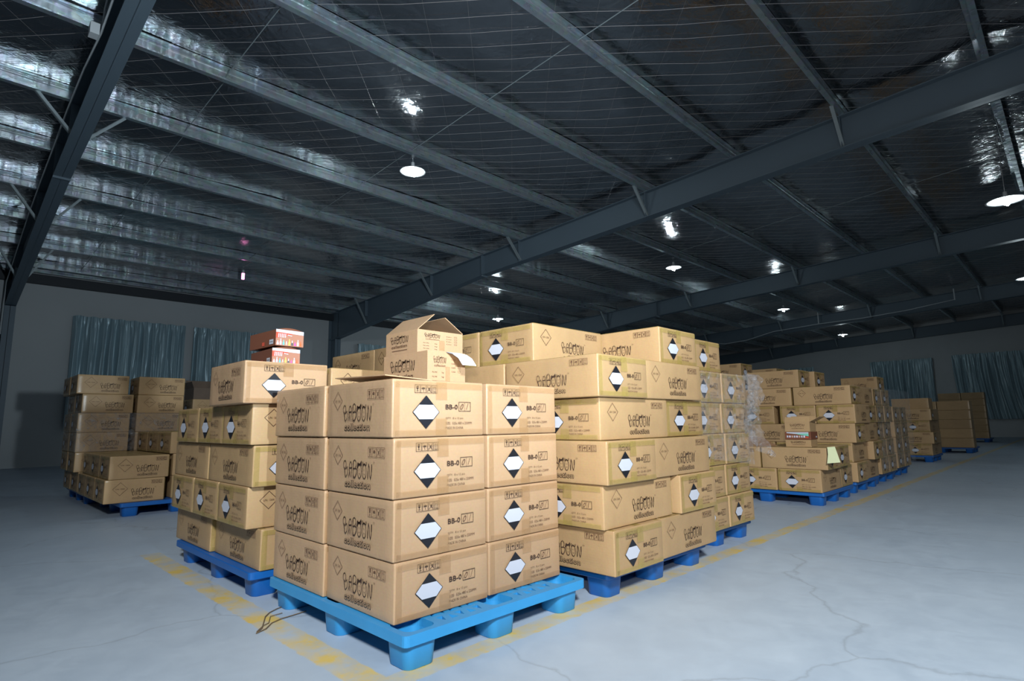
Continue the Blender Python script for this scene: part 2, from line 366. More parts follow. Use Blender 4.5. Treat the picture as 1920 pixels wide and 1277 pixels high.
# portal frames
def rafter(x, label):
    w = 0.10; dep = 0.50
    ys = [RY + 0.05, -3.0, 9.9, LY - 0.45]
    tops = [roof(v) for v in ys]; bots = [roof(v) - d for v, d in zip(ys, (0.8, dep, dep, 0.90))]
    root = bpy.data.objects.new('steel_portal_frame', None); COL.objects.link(root); root.location = (x, 0, 0)
    tag(root, label, 'steel frame', 'steel portal frames')
    ft = 0.014
    b = MB()
    for k in range(3):
        for (z0f, z1f) in ((lambda j: tops[j] - ft, lambda j: tops[j]), (lambda j: bots[j], lambda j: bots[j] + ft)):
            b.add([(-w, ys[k], z0f(k)), (w, ys[k], z0f(k)), (w, ys[k + 1], z0f(k + 1)), (-w, ys[k + 1], z0f(k + 1)), (-w, ys[k], z1f(k)), (w, ys[k], z1f(k)), (w, ys[k + 1], z1f(k + 1)), (-w, ys[k + 1], z1f(k + 1))],
                  [(0, 3, 2, 1), (4, 5, 6, 7), (0, 1, 5, 4), (1, 2, 6, 5), (2, 3, 7, 6), (3, 0, 4, 7)], M_STEEL)
        t = 0.004
        b.add([(-t, ys[k], bots[k]), (t, ys[k], bots[k]), (t, ys[k + 1], bots[k + 1]), (-t, ys[k + 1], bots[k + 1]), (-t, ys[k], tops[k]), (t, ys[k], tops[k]), (t, ys[k + 1], tops[k + 1]), (-t, ys[k + 1], tops[k + 1])],
              [(0, 3, 2, 1), (4, 5, 6, 7), (0, 1, 5, 4), (1, 2, 6, 5), (2, 3, 7, 6), (3, 0, 4, 7)], M_STEEL)
    # end plates at the splice, stiffeners under the braced purlins
    b.box(-w, w, 9.885, 9.915, roof(9.9) - dep - 0.03, roof(9.9), M_STEEL)
    for y in PUR[1::2]:
        b.box(-w, w, y - 0.005, y + 0.005, roof(y) - 0.49, roof(y) - 0.01, M_STEEL)
    link('rafter', b.mesh('rafter'), root)
    b = MB()
    c0, c1 = LY - 0.47, LY - 0.005
    b.box(-w, w, c0, c0 + ft, 0, bots[3] + .02, M_STEEL); b.box(-w, w, c1 - ft, c1, 0, roof(LY), M_STEEL)
    b.box(-0.004, 0.004, c0, c1, 0, roof(LY), M_STEEL); b.box(-w - .04, w + .04, c0 - .04, c1, 0, 0.02, M_STEEL); b.box(-w, w, c0, c1, bots[3] - 0.01, bots[3] + .02, M_STEEL)
    b.box(-w, w, c0, c1, roof(LY) - 0.02, roof(LY), M_STEEL)
    link('column', b.mesh('column'), root)
    for y in PUR[1::2]:
        for sgn in (-1, 1):
            bb = MB(); zt = roof(y) + 0.01; zb = roof(y) - (0.46 if y < 10.2 else 0.46 + (y - 9.9) * 0.052)
            p0 = Vector((sgn * 0.46, y, zt)); p1 = Vector((sgn * 0.05, y, zb))
            dv = Vector((0, 0.025, 0)); nv = (p1 - p0).normalized().cross(dv).normalized() * 0.003; ev = nv.normalized() * 0.035
            for (e0, e1) in ((dv, nv), (nv, ev)):
                pass
            bb.add([p0 - dv - nv, p0 + dv - nv, p0 + dv + nv, p0 - dv + nv, p1 - dv - nv, p1 + dv - nv, p1 + dv + nv, p1 - dv + nv],
                   [(0, 3, 2, 1), (4, 5, 6, 7), (0, 1, 5, 4), (1, 2, 6, 5), (2, 3, 7, 6), (3, 0, 4, 7)], M_STRUT)
            q0, q1 = p0 - dv, p1 - dv
            bb.add([q0, q0 + Vector((0, 0.004, 0)), q0 + Vector((0, 0.004, 0)) + ev, q0 + ev, q1, q1 + Vector((0, 0.004, 0)), q1 + Vector((0, 0.004, 0)) + ev, q1 + ev],
                   [(0, 3, 2, 1), (4, 5, 6, 7), (0, 1, 5, 4), (1, 2, 6, 5), (2, 3, 7, 6), (3, 0, 4, 7)], M_STRUT)
            link('fly_brace', bb.mesh('fly_brace'), root)
    return root
rafter(0.92, 'grey steel roof frame at the left edge, closest to the camera')
rafter(9.02, 'wide grey steel roof frame crossing behind the nearest hanging lamp')
rafter(17.0, 'grey steel roof frame seen just beneath the big one')
rafter(24.95, 'dark distant steel roof frame, next to last before the far wall')
rafter(32.65, 'dark steel roof frame lying against the far wall')
# eaves beam and gutter strip on the left wall
b = MB(); b.box(BX, GX, LY - 0.16, LY, 4.34, 4.56, M_DARKST); struct('trim_1', b.mesh('trim_1'), 'dark beam along the top of the left wall')
b = MB(); b.box(BX, GX, LY - 0.22, LY - 0.17, 4.585, 4.75, M_GALV); struct('trim_2', b.mesh('trim_2'), 'pale galvanised strip above the dark eaves beam')

# conduit cable clipped along the nearest frame with a junction box
xr = 0.80
pts = [(xr, 4.6, roof(4.6) - 0.14), (xr, 5.6, roof(5.6) - 0.16), (xr, 6.6, roof(6.6) - 0.24), (xr, 7.6, roof(7.6) - 0.10), (xr, 8.8, roof(8.8) - 0.04), (xr, 9.9, roof(9.9) - 0.06), (xr, 11.3, roof(11.3) - 0.06), (xr, 13, roof(13) - 0.1), (xr, 15.4, roof(15.4) - 0.3), (xr, 16.95, 4.2), (xr, 16.98, 3.0)]
b = MB(); b.tube(pts, 0.011, M_WHITEP, n=8); tag(link('cable_conduit', b.mesh('cable_conduit', True)), 'white cable running along the nearest roof frame at upper left', 'cable')
b = MB(); b.box(xr - 0.10, xr - 0.02, 6.52, 6.64, roof(6.6) - 0.31, roof(6.6) - 0.19, M_WHITEP); me = bevelled(b.mesh('junction_box'), 0.006)
jb = tag(link('junction_box', me), 'small white electrical junction box on the upper left cable', 'junction box')
b = MB(); b.tube([(xr, 6.56, roof(6.6) - 0.2), (xr, 6.5, roof(6.4) - 0.03), (xr, 6.4, roof(6.4) + 0.04), (xr + 0.1, 6.36, roof(6.4) + 0.05)], 0.009, M_WHITEP); link('cable_tail', b.mesh('cable_tail', True), jb)
# slack cable far away
b = MB()
pp = [(11.6, 4.36), (11.0, 4.25), (10.0, 4.31), (8.86, 4.55), (7.1, 4.64), (5.6, 4.66), (4.14, 4.75), (2.73, 4.92)]
b.tube([(24.5, y, z) for y, z in pp], 0.014, M_WHITEP, n=6)
fc = tag(link('slack_cable', b.mesh('slack_cable', True)), 'thin slack cable looping under the far roof beams', 'cable')
for y, z in ((7.1, 4.66), (2.73, 4.92)):
    b = MB(); b.tube([(24.5, y, z - 0.02), (24.5, y, roof(y) + 0.05)], 0.02, M_WHITEP); link('cable_hanger', b.mesh('cable_hanger'), fc)

# curtains
def curtain(p, q, zt, zb, label, sweep=0.0, seed=0):
    rnd = random.Random(seed); p = Vector((*p, 0)); q = Vector((*q, 0)); dv = q - p; Ln = dv.length; dv.normalize(); nv = Vector((-dv.y, dv.x, 0))
    nu = int(Ln * 70); nvv = 26; vs = []; fs = []
    ph = [rnd.random() * 6 for _ in range(4)]
    for j in range(nvv + 1):
        t = j / nvv; z = zt + (zb - zt) * t
        for i in range(nu + 1):
            u = i / nu * Ln
            a = 0.030 + 0.035 * min(1, t * 3)
            qq = u + .05 * noise.noise(Vector((u * 4, t * 1.5, seed))) * min(1, t * 4)
            w = math.sin(qq * 27 + 2.2 * noise.noise(Vector((u * 2.3, 0, seed + 5)))) * a * .8 + a * 1.3 * noise.noise(Vector((qq * 11, t * 1.2, seed + 2))) + a * .6 * noise.noise(Vector((qq * 30, t * 2.5, seed + 8)))
            if t < 0.07: w = .5 * w + .012 * math.sin(u * 75)
            uu = u + sweep * (t ** 2) * (1 - 0.35 * u / Ln) + 0.02 * math.sin(u * 22 + 1) * t
            P = p + dv * uu + nv * (0.13 + w); vs.append((P.x, P.y, z + (0.012 * math.sin(u * 22) if j == 0 else 0)))
    for j in range(nvv):
        for i in range(nu):
            a_ = j * (nu + 1) + i; fs.append((a_, a_ + 1, a_ + nu + 2, a_ + nu + 1))
    b = MB(); b.add(vs, fs, M_CURT); me = b.mesh('curtain', True)
    o = tag(link('curtain', me), label, 'curtain', 'satin window curtains')
    rb = MB(); P = p + nv * 0.07; Q = q + nv * 0.07; rb.tube([(P.x, P.y, zt - 0.03), (Q.x, Q.y, zt - 0.03)], 0.012, M_STEM)
    link('curtain_rail', rb.mesh('curtain_rail'), o); return o
curtain((4.62, LY), (2.12, LY), 3.66, 0.9, 'wide grey-blue satin curtain behind the tall stack on the left', 0, 1)
curtain((6.9, LY), (4.84, LY), 3.66, 0.9, 'grey-blue satin curtain behind the two brown display boxes', 0, 2)
curtain((12.5, LY), (9.96, LY), 3.66, 0.9, 'curtain corner just showing above the middle cartons, past the column', 0, 3)
curtain((GX, 4.76), (GX, 7.30), 3.65, 0.75, 'dark curtain on the far wall, left of the widest one', 0, 4)
curtain((GX, 0.9), (GX, 4.03), 3.70, 0.78, 'dark curtain at the right edge with its hem swept aside', -0.3, 5)
curtain((GX, 9.9), (GX, 12.3), 3.62, 0.75, 'dim curtain on the far wall peeping over stacked cartons', 0, 6)

# ------------------------------------------------------------------ pendant lamps
def lamp(x, y, z, ztop, label, power, r=0.20, lit=True, arm=None):
    root = bpy.data.objects.new('pendant_lamp', None); COL.objects.link(root); root.location = (x, y, z)
    tag(root, label, 'lamp', 'hanging warehouse lamps')
    h = ztop - z
    b = MB(); b.tube([(0, 0, 0.12), (0, 0, h)], 0.007, M_STEM, n=6); b.lathe([(0.0, h - 0.03), (0.03, h - 0.03), (0.03, h), (0, h)], (0, 0, 0), M_STEM, 12)
    if arm: b.tube([(0, 0, h - 0.01), (0, arm, h - 0.01)], 0.012, M_STEM)
    link('stem', b.mesh('stem'), root)
    b = MB(); b.lathe([(0.0, 0.125), (0.028, 0.12), (0.032, 0.05), (0.04, 0.04)], (0, 0, 0), M_ENAMEL, 16); link('lamp_holder', b.mesh('lamp_holder', True), root)
    if lit:
        b = MB(); b.lathe([(0.036, 0.055), (0.07, 0.04), (r * 0.72, -0.002), (r, -0.028), (r, -0.034), (r * 0.72, -0.010), (0.06, 0.030), (0.02, 0.04)], (0, 0, 0), M_ENAMEL, 32)
        link('lamp_shade', b.mesh('lamp_shade', True), root)
        b = MB(); pts = [(0.028 * math.cos(t * 1.3), 0.028 * math.sin(t * 1.3), 0.02 - 0.12 * t / 24) for t in range(25)]
        b.tube(pts, 0.013, M_BULB, n=6); link('bulb', b.mesh('bulb', True), root)
        point('lamp_light', (x, y, z - 0.13), power, 0.05, (0.80, 0.95, 1.0))
    else:
        b = MB(); b.tube([(0, 0, 0.03), (0, 0, -0.11)], 0.035, M_PINK, n=10); link('bulb', b.mesh('bulb', True), root)
    return root
LP = 26
lamp(4.88, 7.0, 4.818, roof(7.0), 'bright hanging lamp with white saucer shade, nearest in mid-ceiling', LP, 0.20)
lamp(13.0, 7.05, 4.808, roof(7.0), 'lit saucer lamp seen below the big grey beam, over the tall stack', LP)
lamp(13.0, 13.6, 4.374, roof(13.6), 'lit lamp peeping just above the yellow-taped top carton', LP)
lamp(20.45, 7.0, 4.70, roof(7.0), 'small distant lit lamp, upper left of the two together', LP)
lamp(27.3, 7.0, 4.50, roof(7.0), 'smallest lit lamp, farthest off near the far wall', LP)
lamp(11.6, 0.50, 4.285, roof(0.5), 'dazzling lamp on a long stem near the right edge', LP, 0.26)
lamp(19.3, 0.62, 4.390, roof(0.6), 'lit lamp cut by the right edge, lower than the dazzling one', LP, 0.26)
lamp(4.95, 14.2, 4.56, roof(14.2) + 0.06, 'small pink glowing bare bulb over the left wall', 0, lit=False, arm=-0.6)

# ------------------------------------------------------------------ lettering
_tc = {}
def text_mesh(s, offset=0.0, shear=0.0):
    key = (s, offset, shear)
    if key in _tc: return _tc[key]
    cu = bpy.data.curves.new('t', 'FONT'); cu.body = s; cu.size = 1.0; cu.offset = offset; cu.shear = shear; cu.resolution_u = 2; cu.fill_mode = 'FRONT'
    o = bpy.data.objects.new('t', cu); COL.objects.link(o)
    dg = bpy.context.evaluated_depsgraph_get(); me = bpy.data.meshes.new_from_object(o.evaluated_get(dg))
    vs = [(v.co.x, v.co.y) for v in me.vertices]; fs = [tuple(p.vertices) for p in me.polygons]
    x0 = min(v[0] for v in vs); x1 = max(v[0] for v in vs); y0 = min(v[1] for v in vs); y1 = max(v[1] for v in vs)
    bpy.data.objects.remove(o); bpy.data.curves.remove(cu); bpy.data.meshes.remove(me)
    _tc[key] = (vs, fs, x0, x1, y0, y1); return _tc[key]
class Face:
    """a printed face: origin lower-left as seen, u right, v up, n outward"""
    def __init__(s, mb, o, u, n, wid, hei): s.mb, s.o, s.u, s.n, s.w, s.h = mb, Vector(o), Vector(u), Vector(n), wid, hei
    def P(s, a, b, off): return s.o + s.u * a + Vector((0, 0, b)) + s.n * off
    def poly(s, pts, m, off=0.0012):
        s.mb.add([s.P(a, b, off) for a, b in pts], [tuple(range(len(pts)))], m)
    def line(s, pts, w, m, off=0.0012, closed=False):
        n = len(pts); rng = n if closed else n - 1
        for i in range(rng):
            (x0, y0), (x1, y1) = pts[i], pts[(i + 1) % n]; dx, dy = x1 - x0, y1 - y0; l = math.hypot(dx, dy) or 1; ex, ey = dx / l * w * .35, dy / l * w * .35; nx, ny = -dy / l * w / 2, dx / l * w / 2
            s.poly([(x0 - ex - nx, y0 - ey - ny), (x1 + ex - nx, y1 + ey - ny), (x1 + ex + nx, y1 + ey + ny), (x0 - ex + nx, y0 - ey + ny)], m, off)
    def text(s, t, a0, a1, b0, b1, m, offset=0.0, shear=0.0, off=0.0012):
        vs, fs, x0, x1, y0, y1 = text_mesh(t, offset, shear)
        s.mb.add([s.P(a0 + (x - x0) / (x1 - x0) * (a1 - a0), b0 + (y - y0) / (y1 - y0) * (b1 - b0), off) for x, y in vs], fs, m)
def ell(cx, cy, rx, ry, a0=0, a1=360, n=14):
    return [(cx + rx * math.cos(math.radians(a0 + (a1 - a0) * i / n)), cy + ry * math.sin(math.radians(a0 + (a1 - a0) * i / n))) for i in range(n + 1)]
LOGO = []      # (points, width) in a 6 x 1.35 box
LOGO += [(ell(0.42, 0.98, 0.28, 0.32, -70, 250), .085), ([(0.50, 0.68), (0.38, 0.50), (0.52, 0.10), (0.72, 0.02), (0.98, 0.22), (1.08, 0.60), (0.92, 0.82), (0.66, 0.62)], .085), ([(0.30, 0.72), (0.46, 0.40), (0.56, 0.05)], .12)]
LOGO += [([(1.22, 0.02), (1.42, 0.40), (1.34, 0.80), (1.50, 1.18), (1.72, 1.22), (1.90, 1.0), (1.92, 0.66), (1.80, 0.30), (1.92, 0.02)], .085), ([(1.36, 0.72), (1.92, 0.76)], .13), ([(1.42, 0.55), (1.58, 0.08)], .12)]
LOGO += [(ell(2.46, 1.08, 0.32, 0.30, -60, 200), .085), ([(2.22, 1.25), (2.18, 0.70), (2.22, 0.05)], .11), ([(2.20, 0.70), (2.66, 0.74), (2.92, 0.68), (2.86, 0.34), (2.60, 0.04), (2.36, 0.02), (2.22, 0.20)], .12)]
for cx in (3.48, 4.44):
    LOGO += [(ell(cx, 0.56, 0.38, 0.56), .09), ([(cx - .12, .64), (cx - .12, .72)], .05), ([(cx + .12, .64), (cx + .12, .72)], .05), (ell(cx, 0.42, 0.13, 0.10, 200, 340, 6), .04)]
LOGO += [([(3.02, 0.84), (3.14, 1.14), (3.34, 1.04), (3.54, 1.06), (3.80, 1.24)], .20), ([(3.80, 1.30), (3.82, 1.0)], .16), ([(4.14, 0.98), (4.36, 1.14), (4.70, 1.02)], .13), (ell(4.10, 1.18, .10, .09), .05), (ell(4.80, 1.16, .10, .09), .05)]
LOGO += [([(5.14, 0.08), (5.16, 0.60), (5.24, 1.16), (5.40, 0.92), (5.52, 0.30), (5.68, 0.04), (5.82, 0.40), (5.86, 1.10)], .10), ([(5.14, 0.08), (5.16, 0.55)], .15), ([(5.84, 0.62), (5.86, 1.10)], .16)]
def logo(F, a0, a1, b0, b1, m, bold=1.0):
    sx = (a1 - a0) / 6.0; sy = (b1 - b0) / 1.3
    for pts, w in LOGO: F.line([(a0 + x * sx, b0 + y * sy) for x, y in pts], w * sx * bold, m)
def icons(F, a0, a1, b0, b1, m):
    g = (a1 - a0) / 4; lw = 0.0018
    for i in range(4):
        x0 = a0 + i * g + g * .06; x1 = a0 + (i + 1) * g - g * .06; F.line([(x0, b0), (x1, b0), (x1, b1), (x0, b1)], lw, m, closed=True)
        cx = (x0 + x1) / 2; H = b1 - b0; w = (x1 - x0)
        if i == 0:
            F.poly([(cx - w * .2, b1 - H * .15), (cx - w * .17, b1 - H * .48), (cx, b1 - H * .58), (cx + w * .17, b1 - H * .48), (cx + w * .2, b1 - H * .15)][::-1], m); F.line([(cx, b1 - H * .5), (cx, b0 + H * .25)], lw * 1.2, m); F.line([(cx - w * .18, b0 + H * .22), (cx + w * .18, b0 + H * .22)], lw, m)
        elif i == 1:
            F.poly([(cx + w * .32 * math.cos(math.radians(a)), b0 + H * .5 + H * .22 * math.sin(math.radians(a))) for a in range(0, 181, 30)], m); F.line([(cx, b0 + H * .5), (cx, b0 + H * .22), (cx + w * .1, b0 + H * .2)], lw, m); F.line([(cx - w * .2, b0 + H * .85), (cx - w * .2, b0 + H * .9)], lw, m)
        elif i == 2:
            F.line([(x0 + w * .15, b1 - H * .15), (x1 - w * .15, b0 + H * .15)], lw, m); F.line([(x1 - w * .15, b1 - H * .15), (x0 + w * .15, b0 + H * .15)], lw, m); F.line(ell(cx + w * .1, b0 + H * .5, w * .15, H * .15, -120, 150, 6), lw, m)
        else:
            for q in (-.17, .17):
                F.line([(cx + w * q, b0 + H * .2), (cx + w * q, b1 - H * .15)], lw, m); F.poly([(cx + w * (q - .11), b1 - H * .32), (cx + w * (q + .11), b1 - H * .32), (cx + w * q, b1 - H * .12)], m)
            F.line([(cx - w * .3, b0 + H * .14), (cx + w * .3, b0 + H * .14)], lw, m)
def lettered_face(F, kind):
    """the wide face: UN diamond, logo, handling icons"""
    W, H = F.w, F.h
    if kind == 'A': uc, ur, l0, l1, i0, i1 = 0.195 * W, 0.040, .28 * W, .73 * W, .66 * W, .90 * W
    elif kind == 'D': uc, ur, l0, l1, i0, i1 = 0.255 * W, 0.064, .43 * W, .82 * W, .76 * W, .95 * W
    else: uc, ur, l0, l1, i0, i1 = 0.165 * W, 0.046, .37 * W, .70 * W, .73 * W, .91 * W
    vc = {'A': .68, 'D': .60}.get(kind, .66) * H
    F.line([(uc - ur, vc), (uc, vc + ur), (uc + ur, vc), (uc, vc - ur)], .0022, M_INK2, closed=True)
    F.text('UN 1266', uc - ur * .62, uc + ur * .62, vc - .005, vc + .005, M_INK2)
    if kind == 'A': icons(F, i0, i1, .68 * H, .84 * H, M_INK2)
    else: icons(F, i0, i1, .76 * H, .90 * H, M_INK2)
    v0 = .26 if kind != 'D' else .25
    logo(F, l0, l1, (v0 + .04) * H, (v0 + .33) * H, M_INK, .9)
    F.text('collection', l0 + (l1 - l0) * .07, l1 - (l1 - l0) * .05, v0 * H - .030, v0 * H - .002, M_INK, offset=.045)
    F.text('collection', l0 + (l1 - l0) * .08, l1 - (l1 - l0) * .06, v0 * H - .0282, v0 * H - .0038, M_CARD_A if kind == 'A' else M_CARD_B, offset=-.004, off=.0018)
    F.text('TM', l1 + .004, l1 + .016, .57 * H, .60 * H, M_INK2)
def coded_face(F, kind):
    W, H = F.w, F.h
    icons(F, .215 * W, .455 * W, .77 * H, .91 * H, M_INK)
    t = .545 if kind == 'A' else .56
    F.text('BB-0', t * W, (t + .135) * W, .485 * H, .575 * H, M_INK, offset=.012)
    F.line([((t + .15) * W, .455 * H), ((t + .285) * W, .455 * H), ((t + .285) * W, .62 * H), ((t + .15) * W, .62 * H)], .0022, M_INK, closed=True)
    F.line([((t + .219) * W, .455 * H), ((t + .219) * W, .62 * H)], .0012, M_INK2)
    F.text('0', (t + .165) * W, (t + .205) * W, .48 * H, .59 * H, M_INK2, shear=.4); F.text('/' if kind == 'A' else '1', (t + .235) * W, (t + (.262 if kind == 'A' else .250)) * W, .48 * H, .60 * H, M_INK2, shear=.2)
    for k, (s, ln) in enumerate((('QTY:  8 x 12 pcs', .20), ('SIZE:  525x 480 x 220MM', .30), ('MADE IN CHINA', .20))):
        F.text(s, t * W, (t + ln) * W, (.30 - k * .085) * H, (.345 - k * .085) * H, M_INK2)
def hazard_label(mb, o, u, n, W, H, kind):
    F = Face(mb, o, u, n, W, H); c = .335 * W; v = .435 * H; r = .068
    F.poly([(c - r, v), (c, v - r), (c + r, v), (c, v + r)], M_BLK, .0016)
    k = .52 * r
    F.poly([(c - r * .95, v), (c - k, v - r * .95 + k), (c + k, v - r * .95 + k), (c + r * .95, v), (c + k, v + r * .95 - k), (c - k, v + r * .95 - k)], M_WHT, .0022)
def carton_meshes(kind, d, bb, h, seed):
    """local frame: x 0..d, y 0..bb, z 0..h. Lettered faces at x=0 and x=d, coded faces at y=0 and y=bb"""
    rnd = random.Random(seed); card, tape = (M_CARD_A, M_TAPE_A) if kind == 'A' else (M_CARD_B, M_TAPE_B)
    bm = bmesh.new(); bmesh.ops.create_grid
    n = 8; vs = {}
    g = 0.004
    bm = bmesh.new(); bmesh.ops.create_cube(bm, size=1.0)
    for v in bm.verts: v.co = Vector(((v.co.x + .5) * (d - g) + g / 2, (v.co.y + .5) * (bb - g) + g / 2, (v.co.z + .5) * (h - .002) + .001))
    bmesh.ops.subdivide_edges(bm, edges=list(bm.edges), cuts=n, use_grid_fill=True)
    off = rnd.random() * 50
    def lift(x, y, z):
        tx, ty, tz = x / d, y / bb, z / h
        a = math.sin(math.pi * min(1, max(0, ty))) * math.sin(math.pi * min(1, max(0, tz))); bq = math.sin(math.pi * min(1, max(0, tx))) * math.sin(math.pi * min(1, max(0, tz)))
        c = math.sin(math.pi * min(1, max(0, tx))) * math.sin(math.pi * min(1, max(0, ty)))
        k1 = 0.0035 * a * noise.noise(Vector((off, ty * 3, tz * 3))); k2 = 0.0035 * bq * noise.noise(Vector((off, tx * 3, tz * 3 + 9)))
        return k1, k2, -0.006 * c
    for v in bm.verts:
        x, y, z = v.co; k1, k2, k3 = lift(x, y, z)
        if x < .01 or x > d - .01: v.co.x += k1 * (1 if x > d / 2 else -1)
        if y < .01 or y > bb - .01: v.co.y += k2 * (1 if y > bb / 2 else -1)
        if z > h - .01: v.co.z += k3
    sharp = [e for e in bm.edges if len(e.link_faces) == 2 and e.calc_face_angle(0) > 0.9]
    bmesh.ops.bevel(bm, geom=sharp, offset=.0065, segments=3, affect='EDGES', profile=.5)
    body = bpy.data.meshes.new('body'); bm.to_mesh(body); bm.free(); body.materials.append(card)
    body.polygons.foreach_set('use_smooth', [True] * len(body.polygons))
    for p in body.polygons: pass
    T = MB(); c = d / 2; e = .0026; tw = .030
    for y, s in ((0, -1), (bb, 1)):
        yy = y + s * e * .35
        F = Face(T, (0 if s < 0 else d, yy, 0), (1 if s < 0 else -1, 0, 0), (0, s, 0), d, h)
        for (a0, a1, z0, z1, m) in ((c - tw, c + tw, h - .075 - rnd.random() * .02, h - .006, tape), (c - tw, c + tw, .006, .05 + rnd.random() * .03, tape),
                                    (.012, d - .012, h - .034, h - .007, tape), (.012, d - .012, .006, .030, tape), (.004, .034, .008, h - .010, tape)):
            F.poly([(a0, z0), (a1, z0), (a1 - rnd.random() * .004, z1), (a0 + rnd.random() * .004, z1)], m, .0030 if a0 > .1 else .0034)
    T.box(c - tw, c + tw, .01, bb - .01, h - .0005, h + .0006, tape)
    for x in (0.004, d - .034): T.box(x, x + .03, .008, bb - .008, h - .0015, h - .0003, tape)
    I = MB()
    lettered_face(Face(I, (-0.0022, bb, 0), (0, -1, 0), (-1, 0, 0), bb, h), kind)
    lettered_face(Face(I, (d + .0022, 0, 0), (0, 1, 0), (1, 0, 0), bb, h), kind)
    coded_face(Face(I, (0, -.0022, 0), (1, 0, 0), (0, -1, 0), d, h), kind)
    coded_face(Face(I, (d, bb + .0022, 0), (-1, 0, 0), (0, 1, 0), d, h), kind)
    H1 = MB(); hazard_label(H1, (0, -.0024, 0), (1, 0, 0), (0, -1, 0), d, h, kind)
    H2 = MB(); hazard_label(H2, (d, bb + .0024, 0), (-1, 0, 0), (0, 1, 0), d, h, kind)
    return dict(body=body, tape=T.mesh('tape'), printing=I.mesh('printing'), h1=H1.mesh('hazard_label'), h2=H2.mesh('hazard_label'), d=d, b=bb, h=h)
DIM = {'A': (.484, .532, .2335), 'B': (.455, .66, .2185), 'C': (.432, .66, .2305)}
DIM['D'] = (.484, .532, .2335)
PROTO = {k: [carton_meshes({'C': 'B'}.get(k, k), *DIM[k], seed=i * 7 + ord(k)) for i in range(2)] for k in DIM}
LAY = ['bottom layer', 'second layer', 'third layer', 'fourth layer', 'fifth layer', 'sixth layer', 'seventh layer', 'eighth layer']
_cnt = [0]
def carton(kind, orient, x, y, z, lay, pos, stack, group, parts=True, sx=1.0, sy=1.0, sz=1.0, jit=1.0, look=None):
    """orient L: lettered face towards -X; R: lettered face towards -Y. (x,y) is the low corner of the footprint"""
    pr = PROTO[kind][_cnt[0] % 2]; _cnt[0] += 1
    rnd = random.Random(_cnt[0] * 13)
    root = bpy.data.objects.new('cardboard_carton', None); COL.objects.link(root)
    a = (rnd.random() - .5) * .006 * jit
    w = pr['d'] if orient == 'L' else pr['b']
    if orient == 'L': root.location = (x + (rnd.random() - .5) * .003 * jit, y + (rnd.random() - .5) * .003 * jit, z); root.rotation_euler = (0, 0, a)
    else: root.location = (x + pr['b'] * sy + (rnd.random() - .5) * .003 * jit, y + (rnd.random() - .5) * .003 * jit, z); root.rotation_euler = (0, 0, math.pi / 2 + a)
    root.scale = (sx, sy, sz)
    face = 'lettered side showing' if orient == 'L' else 'diamond-labelled side showing'
    tag(root, look or ('%s carton, %s, %s of %s' % ('brown' if kind in 'AD' else 'tan', pos, LAY[lay], stack)), 'carton', group)
    link('body', pr['body'], root)
    if parts:
        link('tape', pr['tape'], root); link('printing', pr['printing'], root)
        link('hazard_label', pr['h1'], root); link('hazard_label', pr['h2'], root)
    return root

# ------------------------------------------------------------------ pallets
def bool_mesh(base, cutters):
    o = bpy.data.objects.new('b', base); COL.objects.link(o); cs = []
    for c in cutters:
        k = bpy.data.objects.new('c', c); COL.objects.link(k); cs.append(k)
        md = o.modifiers.new('m', 'BOOLEAN'); md.operation = 'DIFFERENCE'; md.object = k; md.solver = 'EXACT'
    dg = bpy.context.evaluated_depsgraph_get(); me = bpy.data.meshes.new_from_object(o.evaluated_get(dg))
    for k in cs + [o]: bpy.data.objects.remove(k)
    return me
PW, PL = 1.03, 1.18      # x, y
def rrect(cx, cy, hw, hh, r, n=5):
    out = []
    for (sx, sy, a0) in ((1, 1, 0), (-1, 1, 90), (-1, -1, 180), (1, -1, 270)):
        for i in range(n + 1):
            a = math.radians(a0 + 90 * i / n); out.append((cx + sx * (hw - r) + r * math.cos(a), cy + sy * (hh - r) + r * math.sin(a)))
    return out
